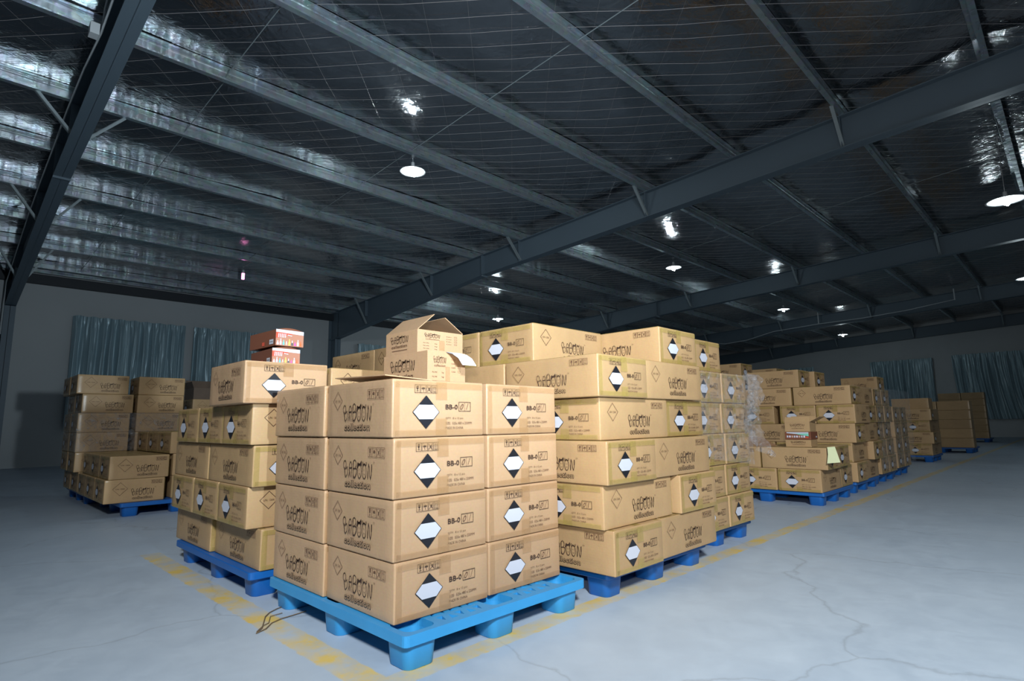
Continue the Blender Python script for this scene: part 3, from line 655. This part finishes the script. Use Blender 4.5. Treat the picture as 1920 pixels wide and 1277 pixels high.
def pallet_meshes(m, open_deck):
    z1, z0 = 0.1345, 0.095
    b = MB(); pf = rrect(PW / 2, PL / 2, PW / 2, PL / 2, .02, 3)
    b.prism(pf, lambda p, q: (p, q, z0), lambda p, q: (p, q, z1), m); deck = b.mesh('deck')
    legs = [(x, y) for x in (.095, PW / 2, PW - .095) for y in (.095, PL / 2, PL - .095)]
    if open_deck:
        c = MB()
        for (x, y) in legs: c.prism(rrect(x, y, .068, .068, .035), lambda p, q: (p, q, z0 - .02), lambda p, q: (p, q, z1 + .02), m)
        # triangular lightening holes between the cups
        for ya in (.095, PL / 2, PL - .095):
            for xa, xb in ((.095, PW / 2), (PW / 2, PW - .095)):
                n = 5; st = (xb - xa - .19) / n
                for i in range(n):
                    x0 = xa + .095 + i * st; up = i % 2 == 0
                    for rr in (-1, 1):
                        yc = ya + rr * .034
                        tri = [(x0 + .006, yc - .024), (x0 + st - .006, yc - .024), (x0 + st / 2, yc + .024)] if (up == (rr > 0)) else [(x0 + .006, yc + .024), (x0 + st / 2, yc - .024), (x0 + st - .006, yc + .024)]
                        c.prism(tri, lambda p, q: (p, q, z0 - .02), lambda p, q: (p, q, z1 + .02), m)
        deck2 = bool_mesh(deck, [c.mesh('cut')])
        if len(deck2.polygons) > 50: deck = deck2
        if not deck.materials: deck.materials.append(m)
    else:
        bevelled(deck, .004, 1)
    b = MB()   # cup leg: hollow, tapered
    N_ = len(rrect(0, 0, 1, 1, .1)); rings = []
    for (h, r, z) in ((.074, .038, z0 + .002), (.066, .034, .003), (.062, .030, 0.0), (.056, .028, 0.006), (.064, .034, z0 + .01)):
        rings.append([(p, q, z) for p, q in rrect(0, 0, h, h, r)])
    vs = [v for r in rings for v in r]; fs = []
    for i in range(len(rings) - 1):
        for k in range(N_): fs.append((i * N_ + (k + 1) % N_, i * N_ + k, (i + 1) * N_ + k, (i + 1) * N_ + (k + 1) % N_))
    fs.append(tuple(3 * N_ + k for k in range(N_))); fs.append(tuple(2 * N_ + k for k in range(N_))[::-1])
    b.add(vs, fs, m); leg = b.mesh('leg', True)
    rm = MB(); rm.box(.0, PW, -.004, .004, z0 - .008, z0 + .01, m)
    return deck, leg, legs
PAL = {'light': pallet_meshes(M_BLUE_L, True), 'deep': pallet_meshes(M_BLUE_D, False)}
def pallet(x0, x1, y0, y1, label, tone='deep'):
    deck, leg, legs = PAL[tone]
    root = bpy.data.objects.new('plastic_pallet', None); COL.objects.link(root); root.location = (x0, y0, 0)
    sx, sy = (x1 - x0) / PW, (y1 - y0) / PL
    tag(root, label, 'pallet', 'blue plastic pallets')
    link('deck', deck, root, scale=(sx, sy, 1))
    for (x, y) in legs: link('leg', leg, root, loc=(x * sx, y * sy, 0))
    return root

D = .135
# ---- front pallet
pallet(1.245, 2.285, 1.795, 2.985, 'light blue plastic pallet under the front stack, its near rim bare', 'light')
G = 'cartons on the front light blue pallet'; S = 'the front stack'
zz = [D, .3605, .595, .832]; sz = [.965, 1.0, 1.012, 1.003]
for k in range(4):
    dx = (.012, .006, .0, -.010)[k]
    carton('A', 'L', 1.262 + dx, 1.915, zz[k], k, 'near corner', S, G, sz=sz[k])
    carton('A', 'L', 1.252 + dx, 2.453, zz[k], k, 'left face, farther back', S, G, sz=sz[k])
    carton('A', 'L', 1.766 + dx * .3, 1.925, zz[k], k, 'right half of the coded face', S, G, sz=sz[k])
    carton('A', 'L', 1.768, 2.466, zz[k], k, 'hidden rear corner', S, G, parts=False, sz=sz[k])
# lifted flap on the top near carton
b = MB()
f0 = [(1.262, 1.985, 1.082), (1.262, 2.40, 1.094), (1.50, 2.40, 1.0745), (1.50, 1.985, 1.0705)]
b.add([Vector(v) for v in f0] + [Vector(v) + Vector((0, 0, .004)) for v in f0], [(0, 1, 2, 3), (7, 6, 5, 4), (0, 4, 5, 1), (1, 5, 6, 2), (2, 6, 7, 3), (3, 7, 4, 0)], M_CARD_A)
fl = tag(link('cardboard_sheet', b.mesh('cardboard_sheet')), 'loose cardboard flap tilted up on top of the front stack', 'cardboard flap')

# ---- pallet behind it to the left
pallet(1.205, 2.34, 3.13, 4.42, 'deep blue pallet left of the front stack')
G = 'cartons on the pallet left of the front one'; S = 'the left-middle stack'
hz = [D, .3485, .566, .786, 1.003]; bl = 1.045
for j in range(2):
    carton('B', 'L', 1.25 - .022 * j, 3.12 + .70 * j, hz[0], 0, ('lettered near one', 'lettered far one')[j], S, G, sy=bl, sz=.975)
    carton('B', 'L', 1.185, 3.11 + .70 * j, hz[2], 2, ('lettered near one', 'lettered far one')[j], S, G, sy=bl)
P3 = ['nearest of three', 'middle of three', 'farthest of three']
for j in range(3):
    carton('B', 'R', 1.182, 3.155 + .447 * j, hz[1], 1, P3[j], S, G, sx=.97, sy=bl)
    carton('B', 'R', 1.165, 3.10 + .437 * j, hz[3], 3, P3[j], S, G, sx=.95, sy=bl)
for k in range(4):
    if k % 2 == 0: carton('B', 'L', 1.845, 3.125, hz[k], k, 'hidden inner one', S, G, parts=False)
    else: carton('B', 'L', 1.88, 3.115, hz[k], k, 'hidden inner one', S, G, parts=False, sx=.92)
carton('A', 'L', 1.10, 3.055, hz[4], 4, '', S, G, sz=.965, sx=.955, look='large brown carton carrying the two glossy display boxes')
carton('B', 'R', 1.605, 3.10, hz[4], 4, '', S, G, look='tan carton beside the display-box carton, behind the lifted flap')

# ---- big middle stack (two pallets along the yellow line)
pallet(2.44, 3.50, 1.775, 2.97, 'deep blue pallet just right of the light blue one')
G = 'cartons on the middle pallet'; S = 'the tall middle stack'
h = [D + .2185 * k for k in range(7)]
def layer_LR(x, y, z, k, S, G, kd='B', n2=2, hid=0):
    """column of L then column of R"""
    d_, b_ = DIM[kd][0], DIM[kd][1]
    for j in range(2): carton(kd, 'L', x, y + (b_ + .008) * j, z, k, ('left, lettered end', 'left, lettered, rear')[j], S, G, parts=j == 0 or hid)
    for j in range(n2): carton(kd, 'R', x + d_ + .010, y + .02 + (d_ + .010) * j, z, k, ('right half', 'inner right half')[j], S, G, parts=j == 0)
def layer_RL(x, y, z, k, S, G, kd='B', n1=3, dy=.02, dx=0.0):
    d_, b_ = DIM[kd][0], DIM[kd][1]
    for j in range(n1): carton(kd, 'R', x, y + (d_ + .010) * j, z, k, ('left, lettered on the aisle', 'second inward', 'third inward')[j], S, G, parts=j < 2)
    carton(kd, 'L', x + b_ + .010 + dx, y + dy, z, k, 'right half', S, G)
layer_LR(2.385, 1.690, h[0], 0, S, G); layer_RL(2.352, 1.722, h[1], 1, S, G, dx=.04, dy=-.03); layer_LR(2.336, 1.680, h[2], 2, S, G)
layer_RL(2.352, 1.725, h[3], 3, S, G, dx=.01, dy=.02); layer_LR(2.300, 1.690, h[4], 4, S, G)
for j in range(2): carton('B', 'R', 2.345, 2.17 + .462 * j, h[5], 5, '', S, G, sz=1.03, look=('tan top carton nearest the camera, coded end left, beneath the small far lamp', 'tan top carton partly hidden by the open white-flapped box')[j])
carton('B', 'L', 3.02, 1.755, h[5], 5, '', S, G, sz=1.03, look='tan top carton with hazard diamond on the right, highest of the tall stack')

S2 = 'the film-wrapped stack'; G2 = 'cartons partly wrapped in film beside the aisle'
pallet(3.56, 4.52, 1.91, 3.08, 'deep blue pallet under the film-wrapped stack')
for k in range(5):
    for j in range(2): carton('B', 'L', 3.585 + .430 * j + (.012, 0, .006, -.006, .010)[k], 1.85 + .01 * (k % 2), h[k], k, ('left diamond', 'right diamond')[j], S2, G2, sx=.925, sz=1.0)
carton('B', 'L', 3.66, 1.87, h[5], 5, '', S2, G2, sx=.9, sz=1.03, look='tan carton alone on top of the film-wrapped stack')
# pallet behind the middle stack: only its top row shows
pallet(2.36, 3.45, 3.12, 4.42, 'blue pallet hidden behind the tall middle stack')
G3 = 'cartons behind the tall middle stack'
for k in range(6):
    for j in range(2):
        if k < 5: carton('B', 'L', 2.31, 3.125 + .668 * j, h[k], k, ('nearer one', 'farther one')[j], 'the stack behind it', G3, parts=False, look='tan carton hidden behind the tall middle stack, %s, %s' % (LAY[k], ('nearer', 'farther')[j]))
        else: carton('B', 'L', 2.31, 3.125 + .668 * j, h[k], k, '', '', G3, sz=1.04, look=('tan top carton left of the small open box, diamond outline showing', 'tan top carton, leftmost lettered one behind the open boxes')[j])

# ---- left far pallets
pallet(1.36, 2.42, 6.90, 8.12, 'blue pallet in front at the far left')
pallet(1.28, 2.34, 8.42, 9.65, 'blue pallet under the tall stack at the far left')
G = 'cartons of the low far-left stack'; S = 'the low far-left stack'; ha = [D + .2335 * k for k in range(8)]
for j in range(3):
    carton('D', 'R', 1.222, 6.955 + .489 * j, ha[0], 0, ('front left', 'second back, left', 'third back, left')[j], S, G)
    carton('D', 'R', 1.25, 6.95 + .489 * j, ha[1], 1, ('front left', 'second back, left', 'third back, left')[j], S, G)
    carton('D', 'R', 1.80, 7.03 + .489 * j, ha[2], 2, '', S, G, look='brown carton in the wrapped row of three diamonds, %s' % ('nearest', 'middle', 'farthest')[j])
    for k in range(2): carton('D', 'R', 1.835, 7.03 + .489 * j, ha[k], k, ('front right', 'second back, right', 'third back, right')[j], S, G, parts=False)
G = 'cartons of the tall far-left stack'; S = 'the tall far-left stack'
for k in range(6):
    dx = (.05, .0, -.005, -.005, .02, -.045)[k]
    carton('D', 'R', 1.185 + dx, 8.54, ha[k], k, 'front left', S, G)
    carton('D', 'R', 1.18 + dx, 9.04, ha[k], k, 'rear left', S, G)
    carton('D', 'R', 1.778, 8.54, ha[k], k, 'front right', S, G, parts=k > 1)
pallet(2.55, 3.6, 9.3, 10.5, 'blue pallet hidden behind the tall far-left stack')
for k in range(5): carton('D', 'R', 2.69, 9.5, ha[k], k, 'single column', 'the stack by the curtain gap', 'cartons by the curtain gap', parts=k > 3)
def open_box(name, x, y, z, w, d, hh, flaps, m_out, m_in, label, cat='open box', rot=0.0, group=None, marks=None, contents=None):
    """w along X, d along Y; flaps: dict side -> (angle from vertical outward deg, length)"""
    root = bpy.data.objects.new(name, None); COL.objects.link(root); root.location = (x, y, z); root.rotation_euler = (0, 0, rot)
    tag(root, label, cat, group); t = .004
    b = MB(); b.box(0, w, 0, d, 0, t, m_out); b.box(0, t, 0, d, t, hh, m_out); b.box(w - t, w, 0, d, t, hh, m_out); b.box(t, w - t, 0, t, t, hh, m_out); b.box(t, w - t, d - t, d, t, hh, m_out)
    b.box(t, w - t, t, d - t, t, hh * .7, m_in)
    link('body', b.mesh('body'), root)
    for s, (ang, ln) in flaps.items():
        a = math.radians(ang); b = MB(); out, up = math.sin(a) * ln, math.cos(a) * ln
        if s == '-x': q = [(0, 0, hh), (0, d, hh), (-out, d, hh + up), (-out, 0, hh + up)]
        elif s == '+x': q = [(w, 0, hh), (w, d, hh), (w + out, d, hh + up), (w + out, 0, hh + up)]
        elif s == '-y': q = [(0, 0, hh), (w, 0, hh), (w, -out, hh + up), (0, -out, hh + up)]
        else: q = [(0, d, hh), (w, d, hh), (w, d + out, hh + up), (0, d + out, hh + up)]
        q = [Vector(v) for v in q]; nn = (q[1] - q[0]).cross(q[3] - q[0]).normalized() * .0035
        b.add(q + [v + nn for v in q], [(0, 3, 2, 1), (4, 5, 6, 7), (0, 1, 5, 4), (1, 2, 6, 5), (2, 3, 7, 6), (3, 0, 4, 7)], m_out)
        link('flap', b.mesh('flap'), root)
    if marks:
        b = MB(); marks(b, w, d, hh); link('printing', b.mesh('printing'), root)
    return root
open_box('open_carton', 2.70, 9.52, ha[5], .5, .45, .17, {'-x': (20, .1), '+y': (-10, .14)}, M_DARKBOX, M_DARKBOX, 'dark opened carton on top, below the second curtain')

# ---- right-hand pallets
G = 'cartons of the low right stack'; S = 'the low right stack'; hc = [D + .2305 * k for k in range(9)]
pallet(6.45, 7.50, 1.96, 3.18, 'blue pallet under the low right stack with open cartons')
for j in range(3): carton('C', 'R', 6.42, 1.965 + .443 * j, hc[0], 0, ('front right', 'middle', 'left')[j], S, G)
carton('C', 'L', 7.10, 1.97, hc[0], 0, 'second back on the aisle', S, G)
carton('C', 'L', 6.42, 1.895, hc[1], 1, '', S, G, sz=.98, look='tan carton holding pale yellow paper, under the small boxes on the right')
carton('C', 'L', 6.42, 2.57, hc[1], 1, '', S, G, sz=.98, look='tan carton behind the hanging film, its flap standing open')
carton('C', 'L', 6.86, 1.92, hc[1], 1, 'second back on the aisle', S, G)
# raised flap triangle and paper
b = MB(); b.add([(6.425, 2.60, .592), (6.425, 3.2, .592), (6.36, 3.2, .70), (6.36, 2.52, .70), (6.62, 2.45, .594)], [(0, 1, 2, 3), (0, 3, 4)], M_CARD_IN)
b.add([(6.428, 2.60, .592), (6.428, 3.2, .592), (6.363, 3.2, .70), (6.363, 2.52, .70), (6.623, 2.45, .594)], [(3, 2, 1, 0), (4, 3, 0)], M_CARD_B)
tag(link('cardboard_flap', b.mesh('cardboard_flap')), 'raised carton flap making a dark triangle, low right stack', 'cardboard flap')
b = MB(); pts = [(6.44, 1.885, .597), (6.40, 1.88, .60), (6.385, 1.875, .53), (6.37, 1.885, .44)]; pts2 = [(6.44, 1.82, .60), (6.40, 1.81, .607), (6.39, 1.79, .54), (6.375, 1.765, .455)]
for i in range(3): b.add([pts[i], pts[i + 1], pts2[i + 1], pts2[i]], [(0, 1, 2, 3)], M_PAPER_Y); b.add([Vector(p) + Vector((.002, 0, -.0015)) for p in (pts[i], pts[i + 1], pts2[i + 1], pts2[i])], [(3, 2, 1, 0)], M_PAPER_Y)
tag(link('paper_sheet', b.mesh('paper_sheet')), 'pale yellow-green paper hanging from an open carton on the right', 'paper')

G = 'cartons of the right stack by the aisle'; S = 'the right aisle stack'
pallet(7.78, 8.84, 2.00, 3.20, 'blue pallet behind the low right stack'); pallet(9.0, 10.06, 2.05, 3.25, 'blue pallet fourth along the aisle'); pallet(10.2, 11.26, 2.1, 3.3, 'blue pallet fifth along the aisle')
def xs(k): return 7.75
for k, (o_, ys) in enumerate([('L', (1.97, 2.64)), ('R', (2.0, 2.45, 2.90)), ('L', (1.95, 2.62)), ('R', (1.935, 2.375, 2.88)), ('L', (1.965, 2.65)), ('L', (2.54,))]):
    nm = ['nearest the aisle', 'second from the aisle', 'third from the aisle'] if k < 5 else ['peeping over']
    for j, y in enumerate(ys): carton('C', o_, 7.75, y, hc[k], k, nm[j], S, G, look=None if k < 5 else 'tan carton alone on top of the right aisle stack')
    x2 = 7.75 + (.445 if o_ == 'L' else .665)
    if k < 5: carton('C', 'R' if o_ == 'L' else 'L', x2, ys[0] + (.03, -.07, .02, .03, .02)[k], hc[k], k, 'side face, farther along', S, G)
    else: carton('C', 'L', x2 + .05, 2.50, hc[k], k, '', S, G, look='tan carton glimpsed behind the top one of the right aisle stack')
for k in range(5):
    for j, x in enumerate((9.02, 9.47)): carton('C', 'L', x + .01 * (k % 2), 2.0 + .015 * (k % 3), hc[k], k, ('nearer', 'farther')[j] + ' on its side face', 'the wrapped fourth stack', 'cartons of the fourth aisle stack')
    for j, x in enumerate((10.25, 10.70)): carton('C', 'L', x - .01 * (k % 2), 2.05 + .26 * (k == 4), hc[k], k, ('nearer', 'farther')[j] + ' on its side face', 'the fifth aisle stack', 'cartons of the fifth aisle stack')
carton('C', 'L', 10.5, 2.27, hc[5], 5, '', '', 'cartons of the fifth aisle stack', sy=.79, sz=1.1, look='lone lettered carton on top at far right, before the curtain')
pallet(8.55, 9.6, 3.6, 4.8, 'blue pallet hidden behind the right aisle stack'); pallet(9.95, 11.0, 3.6, 4.8, 'second blue pallet hidden behind the right aisle stack')
for k in range(7):
    carton('C', 'L', 8.62, 3.64, hc[k], k, '', '', 'cartons of the inner right stacks', parts=k > 4, look='tan carton topmost behind the film, its diamond end in shade' if k == 6 else 'tan carton, %s of the first inner right stack' % LAY[k])
    carton('C', 'L', 10.0, 3.62, hc[k], k, '', '', 'cartons of the inner right stacks', parts=k > 4, look='reddish tan carton topmost of the inner stack, against the grey wall' if k == 6 else 'tan carton, %s of the second inner right stack' % LAY[k])

G = 'cartons of the distant stack'; S = 'the distant stack'
pallet(14.05, 15.1, 2.2, 3.45, 'blue pallet under the distant dim stack')
for k, (o_, ys) in enumerate([('R', (2.2, 2.64, 3.08)), ('L', (2.16, 2.83)), ('R', (2.2, 2.64, 3.08)), ('L', (2.16, 2.84))]):
    for j, y in enumerate(ys): carton('C', o_, 14.0, y, hc[k], k, ['right end', 'second from right', 'third from right'][j], S, G)
    carton('C', 'L', 14.0 + (.67 if o_ == 'R' else .45), ys[0] + .01, hc[k], k, 'behind the right end', S, G, parts=False)
carton('C', 'L', 14.47, 2.25, hc[4], 4, '', S, G, parts=False, look='dim carton on top of the distant stack')
pallet(18.05, 19.1, 2.0, 3.3, 'dark blue pallet under the dim stack past the distant one'); pallet(26.0, 27.1, 2.4, 3.8, 'barely visible pallet by the far wall')
for k in range(5):
    for j, y in enumerate((1.98, 2.65)): carton('C', 'L', 18.0, y, hc[k], k, ('right', 'left')[j], 'the dark stack past the distant one', 'cartons in the dark beyond', parts=False)
for k in range(7):
    for j, y in enumerate((2.42, 3.09)): carton('C', 'L', 26.0, y, hc[k], k, ('right', 'left')[j], 'the darkest stack by the far wall', 'cartons in the dark beyond', parts=False)

# ---- small open boxes on the front stack
def small_marks(b, w, d, hh):
    F = Face(b, (-.0016, d, 0), (0, -1, 0), (-1, 0, 0), d, hh); logo(F, .16 * d, .74 * d, .50 * hh, .82 * hh, M_INK); F.text('collection', .2 * d, .7 * d, .30 * hh, .43 * hh, M_INK2, offset=.02); F.line([(.22 * d, .18 * hh), (.7 * d, .18 * hh)], .003, M_INK2)
    F = Face(b, (0, -.0016, 0), (1, 0, 0), (0, -1, 0), w, hh); logo(F, .14 * w, .48 * w, .68 * hh, .86 * hh, M_INK); F.text('collection', .17 * w, .46 * w, .58 * hh, .65 * hh, M_INK2)
    for i in range(3): F.text('N.W.      kg', .12 * w, .42 * w, (.40 - .12 * i) * hh, (.45 - .12 * i) * hh, M_INK2)
    for i in range(4): F.text('Color', .62 * w, .74 * w, (.78 - .11 * i) * hh, (.82 - .11 * i) * hh, M_INK2); F.line([(.80 * w, (.78 - .11 * i) * hh), (.86 * w, (.78 - .11 * i) * hh), (.86 * w, (.83 - .11 * i) * hh), (.80 * w, (.83 - .11 * i) * hh)], .001, M_INK2, closed=True)
    F.poly([(.46 * w, .02), (.58 * w, .02), (.58 * w, hh * .6), (.46 * w, hh * .6)], M_TAPE_A, .0020)
zt = .832 + .2335 * 1.003 + .001
open_box('small_carton', 1.745, 2.352, zt, .252, .405, .194, {}, M_CARD_A, M_CARD_IN, 'small closed box with a white sheet stuck over its front', 'small box', 0.0, 'small boxes on the front stack', small_marks)
open_box('small_carton', 1.752, 2.452, zt + .195, .312, .298, .124, {'-x': (-50, .145), '+x': (-58, .15)}, M_CARD_A, M_CARD_IN, 'small box with raised flaps, highest on the front stack', 'small box', 0.0, 'small boxes on the front stack', small_marks)
# white sheet hanging from the seam between them
b = MB(); A0 = Vector((1.835, 2.44, zt + .199)); A1 = Vector((1.930, 2.44, zt + .199)); rows = []
for i in range(6):
    t = i / 5; o_ = Vector((0.075 * t, -.175 * math.sin(t * 1.35), -.075 * t * t * t)); rows.append((A0 + o_, A1 + o_))
for i in range(5):
    b.add([rows[i][0], rows[i][1], rows[i + 1][1], rows[i + 1][0]], [(3, 2, 1, 0)], M_PAPER)
    b.add([v - Vector((0, 0, .003)) for v in (rows[i][0], rows[i][1], rows[i + 1][1], rows[i + 1][0])], [(0, 1, 2, 3)], M_PAPER)
tag(link('paper_sheet', b.mesh('paper_sheet', False)), 'white sheet sticking out between the two small open boxes', 'paper')

# ---- display boxes
def display_box(x, y, z, w, d, hh, rot, label, var):
    root = bpy.data.objects.new('display_box', None); COL.objects.link(root); root.location = (x, y, z); root.rotation_euler = (0, 0, rot)
    tag(root, label, 'display box', 'glossy product display boxes')
    b = MB(); n = 6
    for i in range(n):       # bowed film-wrapped top
        a0, a1 = i / n, (i + 1) / n; z0 = hh + .014 * math.sin(math.pi * a0) - .004; z1 = hh + .014 * math.sin(math.pi * a1) - .004
        b.add([(w * a0, 0, 0), (w * a1, 0, 0), (w * a1, d, 0), (w * a0, d, 0), (w * a0, 0, z0), (w * a1, 0, z1), (w * a1, d, z1), (w * a0, d, z0)],
              [(0, 3, 2, 1), (4, 5, 6, 7), (0, 1, 5, 4), (2, 3, 7, 6)] + ([(3, 0, 4, 7)] if i == 0 else []) + ([(1, 2, 6, 5)] if i == n - 1 else []), M_DISP)
    link('body', b.mesh('body'), root)
    b = MB(); F = Face(b, (0, -.001, 0), (1, 0, 0), (0, -1, 0), w, hh)
    F.poly([(.0, .002), (w, .002), (w, hh * .86), (0, hh * .86)], M_DISP2, .0005)
    F.poly([(.0, hh * .82), (w, hh * .74), (w, hh * .96), (.0, hh * .98)], M_WHT, .001)
    F.poly([(.0, hh * .44), (.62 * w, hh * .76), (.0, hh * .80)], M_RED, .0012)
    [F.line([((.09 + .06 * q) * w, hh * .52), ((.10 + .06 * q) * w, hh * .72)], .005, M_WHT, .002) for q in range(5)]; F.line([(.42 * w, hh * .68), (.56 * w, hh * .64)], .004, M_WHT, .002)
    for i in range(9):
        a = (.07 + .103 * i) * w; bw = .034 * w; h1 = hh * (.30 + .07 * ((i * 5) % 3))
        F.poly([(a - bw, hh * .06), (a + bw, hh * .06), (a + bw, h1 * .62), (a - bw, h1 * .62)], BOT[i], .0018); F.poly([(a - bw * .5, h1 * .62), (a + bw * .5, h1 * .62), (a + bw * .4, h1), (a - bw * .4, h1)], M_WHT if i % 2 else BOT[i], .0018)
    link('front_picture', b.mesh('front_picture'), root)
    b = MB(); F = Face(b, (-.001, d, 0), (0, -1, 0), (-1, 0, 0), d, hh); F.poly([(.78 * d, hh * .12), (.93 * d, hh * .12), (.93 * d, hh * .40), (.78 * d, hh * .40)], M_WHT, .001)
    F.line([(.80 * d, hh * .26), (.91 * d, hh * .26)], .003, M_BLK, .0016); F.poly([(.5 * d, hh * .1), (.6 * d, hh * .1), (.6 * d, hh * .32), (.5 * d, hh * .32)], M_RED, .001)
    link('side_label', b.mesh('side_label'), root)
    return root
zt5 = 1.003 + .2335 * .965 + .001
display_box(1.285, 3.175, zt5, .158, .33, .092, -.03, 'glossy brown display box, lower of two, bottles pictured on front', 0)
display_box(1.295, 3.16, zt5 + .103, .165, .33, .095, .05, 'glossy brown display box, upper of two, bowed clear top', 1)
# ---- small boxes on the low right stack
zr = hc[1] + .2305 * .98 + .001
def sm2(b, w, d, hh):
    F = Face(b, (-.0016, d, 0), (0, -1, 0), (-1, 0, 0), d, hh); logo(F, .2 * d, .8 * d, .52 * hh, .78 * hh, M_INK2); F.text('collection', .28 * d, .76 * d, .28 * hh, .42 * hh, M_INK2)
open_box('small_carton', 6.5, 2.06, zr, .20, .255, .075, {}, M_CARD_B, M_CARD_IN, 'small plain box, lowest of three on the low right stack', 'small box', 0, 'small boxes on the low right stack', sm2)
root = bpy.data.objects.new('display_box', None); COL.objects.link(root); root.location = (6.49, 2.055, zr + .077)
tag(root, 'dark display box with mint and pink picture, between two small boxes', 'display box', 'glossy product display boxes')
b = MB(); b.box(0, .22, 0, .26, 0, .082, M_DISP); link('body', bevelled(b.mesh('body'), .003), root)
b = MB(); F = Face(b, (-.001, .26, 0), (0, -1, 0), (-1, 0, 0), .26, .082); F.poly([(.02, .075), (.24, .036), (.24, .078)], M_MINT, .001); F.poly([(.02, .068), (.10, .060), (.24, .066), (.24, .078), (.02, .078)], M_WHT, .0014)
for i in range(8): F.poly([(.02 + .024 * i, .022), (.036 + .024 * i, .022), (.036 + .024 * i, .042), (.02 + .024 * i, .042)], BOT[(i * 3 + 6) % 9] if i % 3 else M_WHT, .0016)
F.poly([(.205, .018), (.238, .018), (.238, .032), (.205, .032)], M_RED, .0016); link('front_picture', b.mesh('front_picture'), root)
b = MB(); F = Face(b, (0, -.001, 0), (1, 0, 0), (0, -1, 0), .22, .082); F.poly([(.15, .02), (.19, .02), (.19, .034), (.15, .034)], M_WHT, .001); link('side_label', b.mesh('side_label'), root)
open_box('small_carton', 6.5, 2.06, zr + .161, .20, .25, .105, {'-x': (-28, .055), '-y': (62, .11), '+x': (20, .06)}, M_CARD_B, M_CARD_IN, 'small open box with spread flaps, topmost on the low right stack', 'small box', .02, 'small boxes on the low right stack', sm2)

# ------------------------------------------------------------------ stretch film
def film(name, pts_u, pts_v, nu, nv, amp, label, seed, fn):
    vs = []; fs = []
    for j in range(nv + 1):
        for i in range(nu + 1):
            P, nn = fn(i / nu, j / nv); a = amp * (noise.noise(Vector((i * .45 + seed, j * .35, 0))) + .5 * noise.noise(Vector((i * 1.1, j * 1.0 + seed, 4))))
            vs.append(Vector(P) + Vector(nn) * a)
    for j in range(nv):
        for i in range(nu):
            a = j * (nu + 1) + i; fs.append((a, a + 1, a + nu + 2, a + nu + 1))
    b = MB(); b.add(vs, fs, M_WRAP); return tag(link(name, b.mesh(name, True)), label, 'stretch film', 'clear stretch film')
film('stretch_film', 0, 0, 60, 60, .010, 'clear film stretched over the cartons and hanging loose beside the aisle', 1,
     lambda u, v: ((3.56 + .90 * u, 1.832 - .004 * math.sin(9 * u), 1.225 - (.58 + .10 * u) * v), (0, -1, 0)))
def hang(u, v):
    z = 1.235 - (.42 + .22 * u) * v
    return ((4.30 + .24 * u + .05 * v * u + .02 * math.sin(8 * v), 1.80 - .06 * math.sin(3 * u + 4 * v) * v - .03 * math.sin(14 * u), z), (0.4, -1, 0))
film('stretch_film', 0, 0, 30, 50, .030, 'crumpled loose tail of clear film at the stack corner', 5, hang)
film('stretch_film', 0, 0, 40, 30, .008, 'clear film band around the tall far-left stack', 9,
     lambda u, v: ((1.17 + 1.11 * u, 8.52, 1.075 - .47 * v), (0, -1, 0)))
film('stretch_film', 0, 0, 40, 30, .008, 'clear film on the end of the tall far-left stack', 13,
     lambda u, v: ((1.168, 8.5 + 1.0 * u, 1.3 - .68 * v), (-1, 0, 0)))
film('stretch_film', 0, 0, 40, 40, .012, 'clear film down the side of the right aisle stacks', 17,
     lambda u, v: ((8.9 + 2.3 * u, 1.965 + .03 * u, 1.30 - 1.1 * v), (0, -1, 0)))
# loose twine on the floor by the front pallet
b = MB()
def onfloor(a): return [(x, y, .004 + .003 * abs(math.sin(i * 1.7))) for i, (x, y) in enumerate(a)]
b.tube(onfloor([(1.05, 2.62), (1.09, 2.66), (1.12, 2.72), (1.16, 2.80), (1.20, 2.85), (1.25, 2.88), (1.30, 2.90)]), .0022, M_TWINE, n=5)
b.tube(onfloor([(1.05, 2.62), (1.10, 2.64), (1.15, 2.70), (1.20, 2.72), (1.26, 2.73), (1.33, 2.74)]), .0022, M_TWINE, n=5)
b.tube(onfloor([(1.06, 2.64), (1.11, 2.69), (1.14, 2.71), (1.18, 2.79), (1.24, 2.80)]), .0018, M_TWINE, n=5)
tag(link('twine', b.mesh('twine')), 'frayed brown twine on the floor beside the yellow line', 'twine')
